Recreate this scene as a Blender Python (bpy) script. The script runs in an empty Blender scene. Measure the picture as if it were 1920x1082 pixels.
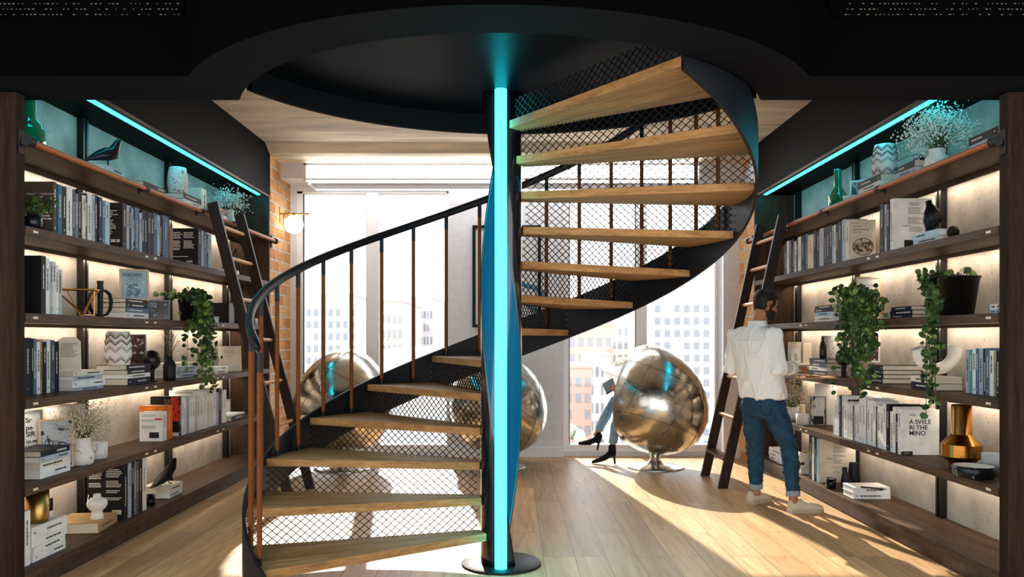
import bpy, bmesh, math, random
from mathutils import Vector, Matrix, noise as mnoise
S = bpy.context.scene
COL = S.collection
# ---------------------------------------------------------------- camera, sky, sun, exposure
F, HX, HY, EYE = 1500.0, 960.0, 632.0, 1.40
cd = bpy.data.cameras.new('camera'); cam = bpy.data.objects.new('camera', cd); COL.objects.link(cam)
cam.location = (0, 0, EYE); cam.rotation_euler = (math.pi/2, 0, 0)
cd.sensor_width = 36; cd.lens = 36*F/1920; cd.shift_x = 0; cd.shift_y = (HY-541)/1920; cd.clip_end = 2000
S.camera = cam
S.view_settings.view_transform = 'Standard'; S.view_settings.look = 'None'
S.view_settings.gamma = 1; S.view_settings.use_curve_mapping = False
S.view_settings.exposure = 1.25
w = bpy.data.worlds.new('sky'); S.world = w; w.use_nodes = True
nt = w.node_tree; bg = nt.nodes['Background']
tc = nt.nodes.new('ShaderNodeTexCoord'); sp = nt.nodes.new('ShaderNodeSeparateXYZ'); rp = nt.nodes.new('ShaderNodeValToRGB')
nt.links.new(tc.outputs['Generated'], sp.inputs[0]); nt.links.new(sp.outputs['Z'], rp.inputs[0]); nt.links.new(rp.outputs[0], bg.inputs[0])
rp.color_ramp.elements[0].position = 0.0; rp.color_ramp.elements[0].color = (.86, .86, .86, 1)
rp.color_ramp.elements[1].position = .8; rp.color_ramp.elements[1].color = (.80, .86, .95, 1)
bg.inputs[1].default_value = 1.9
SUN_DIR = Vector((.15, -1, -.62)).normalized()
sl = bpy.data.lights.new('sun', 'SUN'); so = bpy.data.objects.new('sun', sl); COL.objects.link(so)
so.rotation_euler = SUN_DIR.to_track_quat('-Z', 'Y').to_euler(); so.location = (0, 20, 14)
sl.energy = 4.2; sl.angle = .012; sl.color = (1, .90, .76)
S.cycles.max_bounces = 8; S.cycles.diffuse_bounces = 5; S.cycles.glossy_bounces = 4; S.cycles.transparent_max_bounces = 10
S.cycles.sample_clamp_indirect = 6; S.cycles.caustics_reflective = False; S.cycles.caustics_refractive = False
# ---------------------------------------------------------------- helpers
rnd = random.Random(7)
pi = math.pi
def sc(py_or_Y): return F/py_or_Y
def at(px, py, Y): return Vector(((px-HX)*Y/F, Y, EYE+(HY-py)*Y/F))       # point seen at a pixel, at a known distance
def Yx(px, X): return X*F/(px-HX)                                           # distance of a point of the plane x = X
def lin(h):
    if not isinstance(h, str): return tuple(h)
    h = h.lstrip('#'); r = [int(h[i:i+2], 16)/255 for i in (0, 2, 4)]
    return tuple(c/12.92 if c <= .04045 else ((c+.055)/1.055)**2.4 for c in r)
_mc = {}
def M(name, col='#808080', rough=.5, metal=0., noise=None, bump=None, stretch=(1, 1, 1), spec=.28, coat=0., emit=None, spots=None):
    if name in _mc: return _mc[name]
    m = bpy.data.materials.new(name); m.use_nodes = True; t = m.node_tree; N = t.nodes; L = t.links
    b = N['Principled BSDF']; c = lin(col)
    b.inputs['Base Color'].default_value = (*c, 1); b.inputs['Roughness'].default_value = rough
    b.inputs['Metallic'].default_value = metal; b.inputs['Specular IOR Level'].default_value = spec
    b.inputs['Coat Weight'].default_value = coat
    if emit: b.inputs['Emission Color'].default_value = (*lin(emit[0]), 1); b.inputs['Emission Strength'].default_value = emit[1]
    if noise or bump or spots:
        tcn = N.new('ShaderNodeTexCoord'); mp = N.new('ShaderNodeMapping'); L.new(tcn.outputs['Object'], mp.inputs[0]); mp.inputs['Scale'].default_value = stretch
    out = None
    if noise:
        n = N.new('ShaderNodeTexNoise'); n.inputs['Scale'].default_value = noise[0]; n.inputs['Detail'].default_value = 6
        L.new(mp.outputs[0], n.inputs[0]); r = N.new('ShaderNodeValToRGB'); a = noise[1]
        r.color_ramp.elements[0].position = .3; r.color_ramp.elements[1].position = .7
        r.color_ramp.elements[0].color = (*[x*(1-a) for x in c], 1); r.color_ramp.elements[1].color = (*[min(1, x*(1+a)) for x in c], 1)
        L.new(n.outputs[0], r.inputs[0]); out = r.outputs[0]
    if spots:
        n = N.new('ShaderNodeTexNoise'); n.inputs['Scale'].default_value = spots[0]; n.inputs['Detail'].default_value = 2; n.inputs['Distortion'].default_value = spots[3] if len(spots) > 3 else 0
        L.new(mp.outputs[0], n.inputs[0]); r = N.new('ShaderNodeValToRGB'); r.color_ramp.elements[0].position = spots[2]; r.color_ramp.elements[1].position = spots[2]+.04
        L.new(n.outputs[0], r.inputs[0]); mx = N.new('ShaderNodeMix'); mx.data_type = 'RGBA'
        L.new(r.outputs[0], mx.inputs[0]); mx.inputs[7].default_value = (*lin(spots[1]), 1)
        if out: L.new(out, mx.inputs[6])
        else: mx.inputs[6].default_value = (*c, 1)
        out = mx.outputs[2]
    if out: L.new(out, b.inputs['Base Color'])
    if bump:
        n = N.new('ShaderNodeTexNoise'); n.inputs['Scale'].default_value = bump[0]; n.inputs['Detail'].default_value = 4; L.new(mp.outputs[0], n.inputs[0])
        bn = N.new('ShaderNodeBump'); bn.inputs['Strength'].default_value = bump[1]; bn.inputs['Distance'].default_value = bump[2] if len(bump) > 2 else .01
        L.new(n.outputs[0], bn.inputs['Height']); L.new(bn.outputs[0], b.inputs['Normal'])
    _mc[name] = m; return m
def emis(name, col, st):
    if name in _mc: return _mc[name]
    m = bpy.data.materials.new(name); m.use_nodes = True; N = m.node_tree.nodes; N.clear()
    e = N.new('ShaderNodeEmission'); e.inputs[0].default_value = (*lin(col), 1); e.inputs[1].default_value = st
    o = N.new('ShaderNodeOutputMaterial'); m.node_tree.links.new(e.outputs[0], o.inputs[0]); _mc[name] = m; return m
def glassy(name, tint='#ffffff', rough=.0, gl=.12):
    if name in _mc: return _mc[name]
    m = bpy.data.materials.new(name); m.use_nodes = True; t = m.node_tree; N = t.nodes; N.clear()
    tr = N.new('ShaderNodeBsdfTransparent'); tr.inputs[0].default_value = (*lin(tint), 1)
    g = N.new('ShaderNodeBsdfGlossy'); g.inputs[1].default_value = rough
    fr = N.new('ShaderNodeFresnel'); fr.inputs[0].default_value = 1.45
    mul = N.new('ShaderNodeMath'); mul.operation = 'MULTIPLY'; mul.inputs[1].default_value = gl*8; mul.use_clamp = True
    t.links.new(fr.outputs[0], mul.inputs[0])
    mx = N.new('ShaderNodeMixShader'); o = N.new('ShaderNodeOutputMaterial')
    t.links.new(mul.outputs[0], mx.inputs[0]); t.links.new(tr.outputs[0], mx.inputs[1]); t.links.new(g.outputs[0], mx.inputs[2]); t.links.new(mx.outputs[0], o.inputs[0])
    _mc[name] = m; return m
WLOC = {}
class MB:
    def __init__(s): s.v = []; s.f = []; s.m = []; s.s = []
    def add(s, vs, fs, m=0, sm=False):
        k = len(s.v); s.v += [Vector(v) for v in vs]
        for f in fs: s.f.append([i+k for i in f]); s.m.append(m); s.s.append(sm)
        return s
    def box(s, x0, x1, y0, y1, z0, z1, m=0):
        if x0 > x1: x0, x1 = x1, x0
        if y0 > y1: y0, y1 = y1, y0
        if z0 > z1: z0, z1 = z1, z0
        return s.add([(x, y, z) for z in (z0, z1) for y in (y0, y1) for x in (x0, x1)],
                     [(0, 2, 3, 1), (4, 5, 7, 6), (0, 1, 5, 4), (2, 6, 7, 3), (0, 4, 6, 2), (1, 3, 7, 5)], m)
    def bar(s, a, b, wx, wy, up=(0, 0, 1), m=0):
        a = Vector(a); b = Vector(b); d = (b-a).normalized(); u = Vector(up)
        if abs(d.dot(u)) > .98: u = Vector((1, 0, 0))
        x = d.cross(u).normalized()*wx/2; y = x.cross(d).normalized()*wy/2
        return s.add([p+q for p in (a, b) for q in (-x-y, x-y, x+y, -x+y)], [(3, 2, 1, 0), (4, 5, 6, 7), (0, 1, 5, 4), (1, 2, 6, 5), (2, 3, 7, 6), (3, 0, 4, 7)], m)
    def loft(s, rings, m=0, sm=True, caps=True, closed=True):
        n = len(rings[0]); vs = [v for r in rings for v in r]; fs = []
        for i in range(len(rings)-1):
            for j in range(n if closed else n-1):
                k = (j+1) % n; fs.append((i*n+j, i*n+k, (i+1)*n+k, (i+1)*n+j))
        s.add(vs, fs, m, sm)
        if caps and closed:
            s.add(rings[0], [tuple(reversed(range(n)))], m, False); s.add(rings[-1], [tuple(range(n))], m, False)
        return s
    def tube(s, pts, r, n=8, m=0, caps=True, ref=None, ab=None):
        pts = [Vector(p) for p in pts]; R = r if isinstance(r, (list, tuple)) else [r]*len(pts); rings = []; x = None
        for i, p in enumerate(pts):
            d = (pts[min(i+1, len(pts)-1)]-pts[max(i-1, 0)]).normalized()
            if x is None:
                u = Vector(ref) if ref else (Vector((0, 0, 1)) if abs(d.z) < .9 else Vector((1, 0, 0)))
                x = (u-d*u.dot(d)).normalized()
            else: x = (x-d*x.dot(d)).normalized()
            if ref: u = Vector(ref); x = (u-d*u.dot(d)).normalized()
            y = d.cross(x); a, b = (R[i], R[i]) if not ab else (ab[i][0], ab[i][1])
            rings.append([p+x*a*math.cos(2*pi*j/n)+y*b*math.sin(2*pi*j/n) for j in range(n)])
        return s.loft(rings, m, True, caps)
    def lathe(s, prof, c=(0, 0, 0), n=28, m=0, sx=1, sy=1):
        c = Vector(c)
        rings = [[c+Vector((max(r, 1e-4)*sx*math.cos(2*pi*j/n), max(r, 1e-4)*sy*math.sin(2*pi*j/n), z)) for j in range(n)] for r, z in prof]
        return s.loft(rings, m, True, True)
    def ball(s, c, r, n=16, k=10, m=0, sc=(1, 1, 1)):
        c = Vector(c); rings = []
        for i in range(k+1):
            t = pi*i/k; q = max(math.sin(t), 1e-3)
            rings.append([c+Vector((r*sc[0]*q*math.cos(2*pi*j/n), r*sc[1]*q*math.sin(2*pi*j/n), -r*sc[2]*math.cos(t))) for j in range(n)])
        return s.loft(rings, m, True, False)
    def prism(s, poly, z0, z1, m=0):
        n = len(poly)
        s.add([(x, y, z0) for x, y in poly]+[(x, y, z1) for x, y in poly],
              [tuple(reversed(range(n))), tuple(range(n, 2*n))]+[(i, (i+1) % n, (i+1) % n+n, i+n) for i in range(n)], m)
        return s
    def build(s, name, mats, parent=None, world=True, fix=False, bevel=0, loc=None):
        off = WLOC.get(parent.name, Vector()) if (parent and world) else Vector()
        if loc is not None: off = Vector(loc)
        me = bpy.data.meshes.new(name); me.from_pydata([v-off for v in s.v], [], s.f)
        if not isinstance(mats, (list, tuple)): mats = [mats]
        for q in mats: me.materials.append(q)
        me.polygons.foreach_set('material_index', s.m); me.polygons.foreach_set('use_smooth', s.s)
        if fix:
            b = bmesh.new(); b.from_mesh(me); bmesh.ops.remove_doubles(b, verts=b.verts, dist=1e-5); bmesh.ops.recalc_face_normals(b, faces=b.faces); b.to_mesh(me); b.free()
        o = bpy.data.objects.new(name, me); COL.objects.link(o)
        if parent: o.parent = parent
        if loc is not None: o.location = loc
        WLOC[o.name] = off.copy()
        if bevel:
            bm = o.modifiers.new('edge', 'BEVEL'); bm.width = bevel; bm.segments = 2; bm.limit_method = 'ANGLE'; bm.angle_limit = .6
        return o
def tag(o, label=None, cat=None, group=None, kind=None):
    if label: o['label'] = label
    if cat: o['category'] = cat
    if group: o['group'] = group
    if kind: o['kind'] = kind
    return o
def root(name, label, cat, loc=(0, 0, 0), group=None, mtx=None):
    o = bpy.data.objects.new(name, None); COL.objects.link(o); o.empty_display_size = .05
    if mtx is not None: o.matrix_world = mtx; o.matrix_basis = mtx
    else: o.location = loc
    WLOC[o.name] = Vector(loc); return tag(o, label, cat, group)
def struct(name, mb, mats, **k): return tag(mb.build(name, mats, **k), kind='structure')
def text(body, size, mat, parent, mtx, name='lettering', depth=.0006, align='LEFT', bold=0.):
    cu = bpy.data.curves.new('t', 'FONT'); cu.body = body; cu.size = size; cu.extrude = depth; cu.align_x = align; cu.space_line = .9; cu.offset = bold
    t = bpy.data.objects.new('t', cu); COL.objects.link(t)
    me = bpy.data.meshes.new_from_object(t.evaluated_get(bpy.context.evaluated_depsgraph_get())); bpy.data.objects.remove(t); bpy.data.curves.remove(cu)
    me.materials.clear(); me.materials.append(mat); o = bpy.data.objects.new(name, me); COL.objects.link(o); o.parent = parent; o.matrix_local = mtx
    return o
# ---------------------------------------------------------------- materials
def wood_mat(name, dark, light, axis=1, rough=.45, scale=1., rings=.5, bump=.15, spec=.16):
    if name in _mc: return _mc[name]
    m = bpy.data.materials.new(name); m.use_nodes = True; t = m.node_tree; N = t.nodes; L = t.links; b = N['Principled BSDF']
    c = N.new('ShaderNodeTexCoord'); mp = N.new('ShaderNodeMapping'); s = [9*scale, 9*scale, 9*scale]; s[axis] = .7*scale; mp.inputs['Scale'].default_value = s
    L.new(c.outputs['Object'], mp.inputs[0])
    n = N.new('ShaderNodeTexNoise'); n.inputs['Scale'].default_value = 2.2; n.inputs['Detail'].default_value = 8; n.inputs['Roughness'].default_value = .65; n.inputs['Distortion'].default_value = rings
    n2 = N.new('ShaderNodeTexNoise'); n2.inputs['Scale'].default_value = 14; n2.inputs['Detail'].default_value = 4
    L.new(mp.outputs[0], n.inputs[0]); L.new(mp.outputs[0], n2.inputs[0])
    ad = N.new('ShaderNodeMix'); ad.inputs[0].default_value = .3; L.new(n.outputs[0], ad.inputs[2]); L.new(n2.outputs[0], ad.inputs[3])
    r = N.new('ShaderNodeValToRGB'); r.color_ramp.elements[0].position = .34; r.color_ramp.elements[1].position = .66
    r.color_ramp.elements[0].color = (*lin(dark), 1); r.color_ramp.elements[1].color = (*lin(light), 1)
    L.new(ad.outputs[0], r.inputs[0]); L.new(r.outputs[0], b.inputs['Base Color'])
    bn = N.new('ShaderNodeBump'); bn.inputs['Strength'].default_value = bump; bn.inputs['Distance'].default_value = .004; L.new(ad.outputs[0], bn.inputs['Height']); L.new(bn.outputs[0], b.inputs['Normal'])
    b.inputs['Roughness'].default_value = rough; b.inputs['Specular IOR Level'].default_value = spec; _mc[name] = m; return m
def floor_mat():
    m = bpy.data.materials.new('oak floor'); m.use_nodes = True; t = m.node_tree; N = t.nodes; L = t.links; b = N['Principled BSDF']
    c = N.new('ShaderNodeTexCoord'); mp = N.new('ShaderNodeMapping'); mp.inputs['Rotation'].default_value = (0, 0, pi/2); L.new(c.outputs['Object'], mp.inputs[0])
    br = N.new('ShaderNodeTexBrick'); br.inputs['Scale'].default_value = 1; br.inputs['Brick Width'].default_value = 1.7; br.inputs['Row Height'].default_value = .2
    br.inputs['Mortar Size'].default_value = .0016; br.offset = .37; br.offset_frequency = 3; br.inputs['Bias'].default_value = 0
    br.inputs['Color1'].default_value = (0, 0, 0, 1); br.inputs['Color2'].default_value = (1, 1, 1, 1); br.inputs['Mortar'].default_value = (.5, .5, .5, 1)
    L.new(mp.outputs[0], br.inputs[0])
    mp2 = N.new('ShaderNodeMapping'); mp2.inputs['Scale'].default_value = (11, .8, 1); L.new(c.outputs['Object'], mp2.inputs[0])
    sh = N.new('ShaderNodeVectorMath'); sh.operation = 'MULTIPLY_ADD'; L.new(br.outputs['Color'], sh.inputs[0]); sh.inputs[1].default_value = (7, 9, 3); L.new(mp2.outputs[0], sh.inputs[2])
    n = N.new('ShaderNodeTexNoise'); n.inputs['Scale'].default_value = 1.5; n.inputs['Detail'].default_value = 9; n.inputs['Roughness'].default_value = .62; n.inputs['Distortion'].default_value = 1.0; L.new(sh.outputs[0], n.inputs[0])
    r = N.new('ShaderNodeValToRGB'); e = r.color_ramp.elements
    e[0].position = .3; e[0].color = (*lin('#b98d5f'), 1); e[1].position = .7; e[1].color = (*lin('#e8c08e'), 1); L.new(n.outputs[0], r.inputs[0])
    hs = N.new('ShaderNodeMix'); hs.data_type = 'RGBA'; hs.blend_type = 'MULTIPLY'; hs.inputs[0].default_value = 1
    r2 = N.new('ShaderNodeValToRGB'); r2.color_ramp.elements[0].color = (.68, .67, .68, 1); r2.color_ramp.elements[1].color = (1.0, 1.0, 1.0, 1); L.new(br.outputs['Color'], r2.inputs[0])
    L.new(r.outputs[0], hs.inputs[6]); L.new(r2.outputs[0], hs.inputs[7])
    dk = N.new('ShaderNodeMix'); dk.data_type = 'RGBA'; L.new(br.outputs['Fac'], dk.inputs[0]); L.new(hs.outputs[2], dk.inputs[6]); dk.inputs[7].default_value = (*lin('#4a3524'), 1)
    L.new(dk.outputs[2], b.inputs['Base Color']); b.inputs['Roughness'].default_value = .42; b.inputs['Specular IOR Level'].default_value = .25
    bn = N.new('ShaderNodeBump'); bn.inputs['Strength'].default_value = .12; bn.inputs['Distance'].default_value = .003; L.new(n.outputs[0], bn.inputs['Height']); L.new(bn.outputs[0], b.inputs['Normal'])
    return m
def brick_mat():
    m = bpy.data.materials.new('orange brick'); m.use_nodes = True; t = m.node_tree; N = t.nodes; L = t.links; b = N['Principled BSDF']
    c = N.new('ShaderNodeTexCoord'); s = N.new('ShaderNodeSeparateXYZ'); cb = N.new('ShaderNodeCombineXYZ'); L.new(c.outputs['Object'], s.inputs[0])
    ad = N.new('ShaderNodeMath'); L.new(s.outputs[0], ad.inputs[0]); L.new(s.outputs[1], ad.inputs[1]); L.new(ad.outputs[0], cb.inputs[0]); L.new(s.outputs[2], cb.inputs[1])
    br = N.new('ShaderNodeTexBrick'); br.inputs['Scale'].default_value = 1; br.inputs['Brick Width'].default_value = .29; br.inputs['Row Height'].default_value = .125; br.inputs['Mortar Size'].default_value = .011; br.inputs['Mortar Smooth'].default_value = .3
    br.inputs['Color1'].default_value = (*lin('#c98648'), 1); br.inputs['Color2'].default_value = (*lin('#e6b276'), 1); br.inputs['Mortar'].default_value = (*lin('#cfcac2'), 1); L.new(cb.outputs[0], br.inputs[0])
    n = N.new('ShaderNodeTexNoise'); n.inputs['Scale'].default_value = 16; n.inputs['Detail'].default_value = 6; L.new(c.outputs['Object'], n.inputs[0])
    mx = N.new('ShaderNodeMix'); mx.data_type = 'RGBA'; mx.blend_type = 'OVERLAY'; mx.inputs[0].default_value = .55; L.new(br.outputs['Color'], mx.inputs[6]); L.new(n.outputs[0], mx.inputs[7]); L.new(mx.outputs[2], b.inputs['Base Color'])
    bn = N.new('ShaderNodeBump'); bn.invert = True; bn.inputs['Distance'].default_value = .012; L.new(br.outputs['Fac'], bn.inputs['Height']); L.new(bn.outputs[0], b.inputs['Normal'])
    b.inputs['Roughness'].default_value = .85; return m
FLOOR = floor_mat(); BRICK = brick_mat()
WOODD = wood_mat('dark oak shelf', '#33261d', '#644e3e', 1, spec=.05, bump=.3)
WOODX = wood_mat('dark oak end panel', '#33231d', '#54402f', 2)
WOODN = wood_mat('shaded oak panel', '#1b110c', '#3a291f', 2, .7, spec=.05)  # darker copy of the end panel oak, shade of the near panels in its colour
WOODU = wood_mat('dark oak fascia strip', '#4a3d35', '#75655a', 1)
CONC = M('shelf concrete', '#a79d92', .85, noise=(4.5, .26), bump=(60, .25, .004), spots=(46, '#8b8178', .66))
CEILC = M('board formed concrete', '#ddceb6', .85, noise=(2.2, .32), stretch=(.5, 3.2, 1), bump=(26, .4, .006), spots=(30, '#a3937c', .69))
BLACKP = M('black ceiling paint', '#060607', .9, spec=0)
DARKP = M('charcoal soffit paint', '#101013', .8, noise=(30, .06), spec=.06)
GLOSSD = M('charcoal satin paint', '#0a0a0b', .6, spec=.04)
WHITEP = M('white paint', '#e9e9ea', .6, noise=(3, .02))
GREYP = M('pale grey render', '#dedfe4', .8, noise=(14, .05), bump=(30, .2, .003))
STEEL = M('blue black steel', '#0a0e15', .42, spec=.25)
STEELK = M('black steel', '#0a0a0c', .5, spec=.2)
LEATH = M('tan leather wrap', '#6b3912', .5, noise=(60, .2), spec=.15)
OAKT = wood_mat('oak tread', '#775330', '#b88c5a', 0, .5, spec=.1)
DOWEL = M('light dowel', '#c89464', .45, noise=(20, .1))
RAILW = M('orange brown rail', '#a2561d', .45, noise=(18, .14), stretch=(6, .6, 6))
CYAN = emis('cyan light', (.1, 5.0, 6.0), 1.0); CYANS = emis('cyan strip light', (.1, 5.6, 7.6), 1.0)
GLASS = glassy('window glass')
BRASS = M('brass', '#b98a45', .28, 1)
INKD = M('dark ink', '#202124', .7); INKL = M('pale ink', '#cfccc2', .6)
# ---------------------------------------------------------------- the room
CX, CY = -.066, 4.94                    # axis of the spiral stair
XF, XB = 2.61, 3.03                     # front of the shelves, wall behind them
YN0, YN, YE, YW = 4.21, 4.286, 8.6, 9.42    # near end panels, far end panels, window wall
struct('floor', MB().box(-3.6, 3.6, -3.2, 9.75, -.12, 0), FLOOR)
for sx, nm in ((-1, 'left'), (1, 'right')):
    struct('wall_'+nm, MB().box(sx*XB, sx*(XB+.3), 4.288, YE+.034, 0, 3.455), CONC)
    struct('wall_near_'+nm, MB().box(sx*3.3, sx*3.6, -3.2, 4.21, 0, .3).box(sx*3.3, sx*3.6, -3.2, 4.21, 3.15, 3.6).box(sx*3.3, sx*3.6, 3.4, 4.21, .3, 3.15), WHITEP)  # unseen side walls, cut to sill and header to let in added fill light
    struct('wall_brick_'+nm, MB().box(sx*XF, sx*3.3, YE+.035, YW+.3, 0, 3.5), BRICK)
    f = MB().box(sx*XF, sx*(XB-.002), 4.385, YE+.03, 2.945, 3.458)
    struct('bulkhead_wall_'+nm, f, GLOSSD)
struct('ceiling', MB().box(-3.3, 3.3, 4.2, 9.75, 3.46, 3.7).loft([[Vector((x, y, z)) for y, z in ((8.42, 3.47), (8.48, 3.44), (8.6, 3.375), (8.68, 3.36), (9.75, 3.36), (9.75, 3.47))] for x in (-2.609, 2.609)], 0, False), CEILC)
# dark mezzanine edge: straight soffit with a round bulge about the stair
def arcY(x, R):
    d = R*R-(x-CX)**2
    return CY-math.sqrt(d) if d > 0 else 1e9
RO, RI, ZS = 1.82, 1.53, 2.697
xs = sorted([-3.3, 3.3]+[CX+RO*math.sin(t*pi/2/40)*s for t in range(41) for s in (-1, 1)]+[CX+RI*math.sin(t*pi/2/40)*s for t in range(41) for s in (-1, 1)])
xs = [x for i, x in enumerate(xs) if i == 0 or x-xs[i-1] > 1e-4]
fo = [(x, min(3.98, arcY(x, RO))) for x in xs]; bk = [(x, min(4.38, arcY(x, RI))) for x in xs]
def curtain(mb, line, z0, z1, m, sm=False):
    mb.add([(x, y, z) for x, y in line for z in (z0, z1)], [(2*i, 2*i+2, 2*i+3, 2*i+1) for i in range(len(line)-1)], m, sm)
mb = MB(); curtain(mb, fo, ZS, 3.35, 1); curtain(mb, bk, ZS, 3.45, 0)
n = len(xs); mb.add([(x, y, ZS) for x, y in fo]+[(x, y, ZS) for x, y in bk], [(i, n+i, n+i+1, i+1) for i in range(n-1)], 0)
struct('mezzanine_beam', mb, [DARKP, BLACKP])
struct('ceiling_front', MB().box(-3.6, 3.6, -3.2, 4.2, 3.34, 3.5), BLACKP)
struct('wall_rear', MB().box(-3.6, 3.6, -3.5, -3.2, 0, .1).box(-3.6, 3.6, -3.5, -3.2, 3.2, 3.5), WHITEP)  # unseen rear wall, left wide open so that sky light fills from the front
# landing that the stair reaches: underside 2.89, curved back edge with a dropped rim
def lens(t, ra, rb):
    o = Vector((0, 4.35)); d = Vector((math.cos(t), math.sin(t))); best = 9
    for c, r in ((Vector((CX, CY)), ra), (Vector((0, 3.79)), rb)):
        q = o-c; b = q.dot(d); best = min(best, -b+math.sqrt(b*b-q.dot(q)+r*r))
    return o+d*best
pts = [lens(2*pi*i/120, RI-.002, 1.6) for i in range(120)]
mb = MB().prism([(p.x, p.y) for p in pts], 2.89, 2.95)
rim = [p for i, p in enumerate(pts) if abs((p-Vector((0, 3.79))).length-1.6) < 1e-3]
rim.sort(key=lambda p: -p.x)
ringv = [[(p.x, p.y) for p in rim], [(p.x*.978, 3.79+(p.y-3.79)*.978) for p in rim]]
k = len(rim); vv = [(x, y, z) for l in ringv for x, y in l for z in (2.765, 2.888)]
mb.add(vv, [(2*i, 2*i+2, 2*i+3, 2*i+1) for i in range(k-1)]+[(2*k+2*i+2, 2*k+2*i, 2*k+2*i+1, 2*k+2*i+3) for i in range(k-1)]+[(2*i+2, 2*i, 2*k+2*i, 2*k+2*i+2) for i in range(k-1)], 1)
struct('landing_slab', mb, [M('satin soffit', '#0a0c10', .36, spec=.014), DARKP])
# perforated panels on the black front
for sx in (-1, 1):
    r = root('perforated_vent_panel', 'black perforated strip with slanted end above the bookcase %s the man' % ('opposite' if sx < 0 else 'beside'), 'vent panel', (sx*2.2, 3.975, 2.985), 'perforated ceiling panels')
    poly = [Vector((sx*(1.635 if sx < 0 else 1.60), 3.968, 2.985)), Vector((sx*3.2, 3.968, 2.985)), Vector((sx*3.2, 3.968, 3.2)), Vector((sx*(1.625 if sx < 0 else 1.50), 3.968, 3.2))]
    MB().loft([poly, [p+Vector((0, .011, 0)) for p in poly]], 0, False).build('panel', BLACKP, r, fix=True)
    d = MB()
    for j in range(6):
        for i in range(75):
            x = 1.65+.0215*i+(.01 if j % 2 else 0); z = 2.997+.027*j
            if rnd.random() < .24: continue
            l = rnd.choice((.004, .007, .011)); d.box(sx*x, sx*(x+l), 3.966, 3.9685, z, z+.0045)
    d.build('perforation', M('backlit hole fleck', '#6b6558', .8), r)  # pale flecks stand for light showing through the holes
# window wall
def xw(px): return (px-HX)*YW/F
W1 = (xw(556), xw(842)); W2 = (xw(1056), xw(1346)); ZT = 3.12
mb = MB().box(-2.61, W1[0], YW, YW+.3, 0, 3.5).box(W1[1], W2[0], YW-.06, YW+.3, 0, 3.5).box(W2[1], 2.61, YW-.25, YW+.3, 0, 3.5)
mb.box(W1[0], W1[1], YW, YW+.3, ZT, 3.5).box(W2[0], W2[1], YW, YW+.3, ZT, 3.5).box(W1[0], W1[1], YW, YW+.3, 0, .05).box(W2[0], W2[1], YW, YW+.3, 0, .05)
struct('wall_window', mb, [GREYP])
for k, (W, mx) in enumerate(((W1, (xw(687), xw(710))), (W2, (xw(1193), xw(1213))))):
    f = MB(); a, b = W
    f.box(a, a+.07, YW+.02, YW+.14, .05, ZT).box(b-.03, b, YW+.02, YW+.14, .05, ZT).box(a, b, YW+.01, YW+.16, .05, .13).box(a, b, YW+.02, YW+.14, ZT-.03, ZT)
    f.box(mx[0], mx[1], YW+.0, YW+.16, .13, ZT-.03)
    o = struct('window_%d' % (k+1), f, M('white window frame', '#f4f4f4', .5), bevel=.004)
    MB().box(a+.07, b-.03, YW+.06, YW+.068, .13, ZT-.03).build('window_glass', GLASS, o, world=False)
    MB().box(mx[0]-.008, mx[0], YW+.03, YW+.055, .13, ZT-.03).box(a+.07, a+.08, YW+.03, YW+.055, .13, ZT-.03).build('window_gasket', STEELK, o, world=False)
struct('baseboard_window', MB().box(W1[1], W2[0], YW-.085, YW-.06, 0, .11), WHITEP)
struct('trim_1', MB().box(-2.609, 2.609, 9.02, YW-.001, 3.19, 3.30).box(-2.609, 2.609, 9.0, YW-.001, 3.30, 3.36), GREYP)
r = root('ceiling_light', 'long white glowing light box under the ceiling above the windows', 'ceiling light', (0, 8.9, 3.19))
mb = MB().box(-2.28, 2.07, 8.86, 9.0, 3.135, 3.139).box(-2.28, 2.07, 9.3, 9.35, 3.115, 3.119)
mb.build('added_glow_frame', emis('white diffuser', '#ffffff', 4.0), r)  # underside frame made to glow, added to brighten the window wall
mb = MB().box(-2.31, 2.1, 8.86, 8.88, 3.305, 3.325).box(-2.31, -2.28, 8.86, 8.998, 3.13, 3.325).box(2.07, 2.1, 8.86, 8.998, 3.13, 3.325).box(-2.31, -2.28, 8.998, 9.35, 3.12, 3.187).box(2.07, 2.1, 8.998, 9.35, 3.12, 3.187).box(-2.28, 2.07, 8.86, 9.0, 3.14, 3.16)
mb.box(-2.28, 2.07, 9.3, 9.35, 3.12, 3.17).build('housing', WHITEP, r)
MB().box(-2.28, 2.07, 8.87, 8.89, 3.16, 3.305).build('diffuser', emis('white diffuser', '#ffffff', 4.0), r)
MB().box(-2.28, 2.07, 9.0, 9.3, 3.165, 3.185).build('grey_panel', M('grey board', '#b9bcc2', .7, noise=(30, .06)), r)
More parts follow.
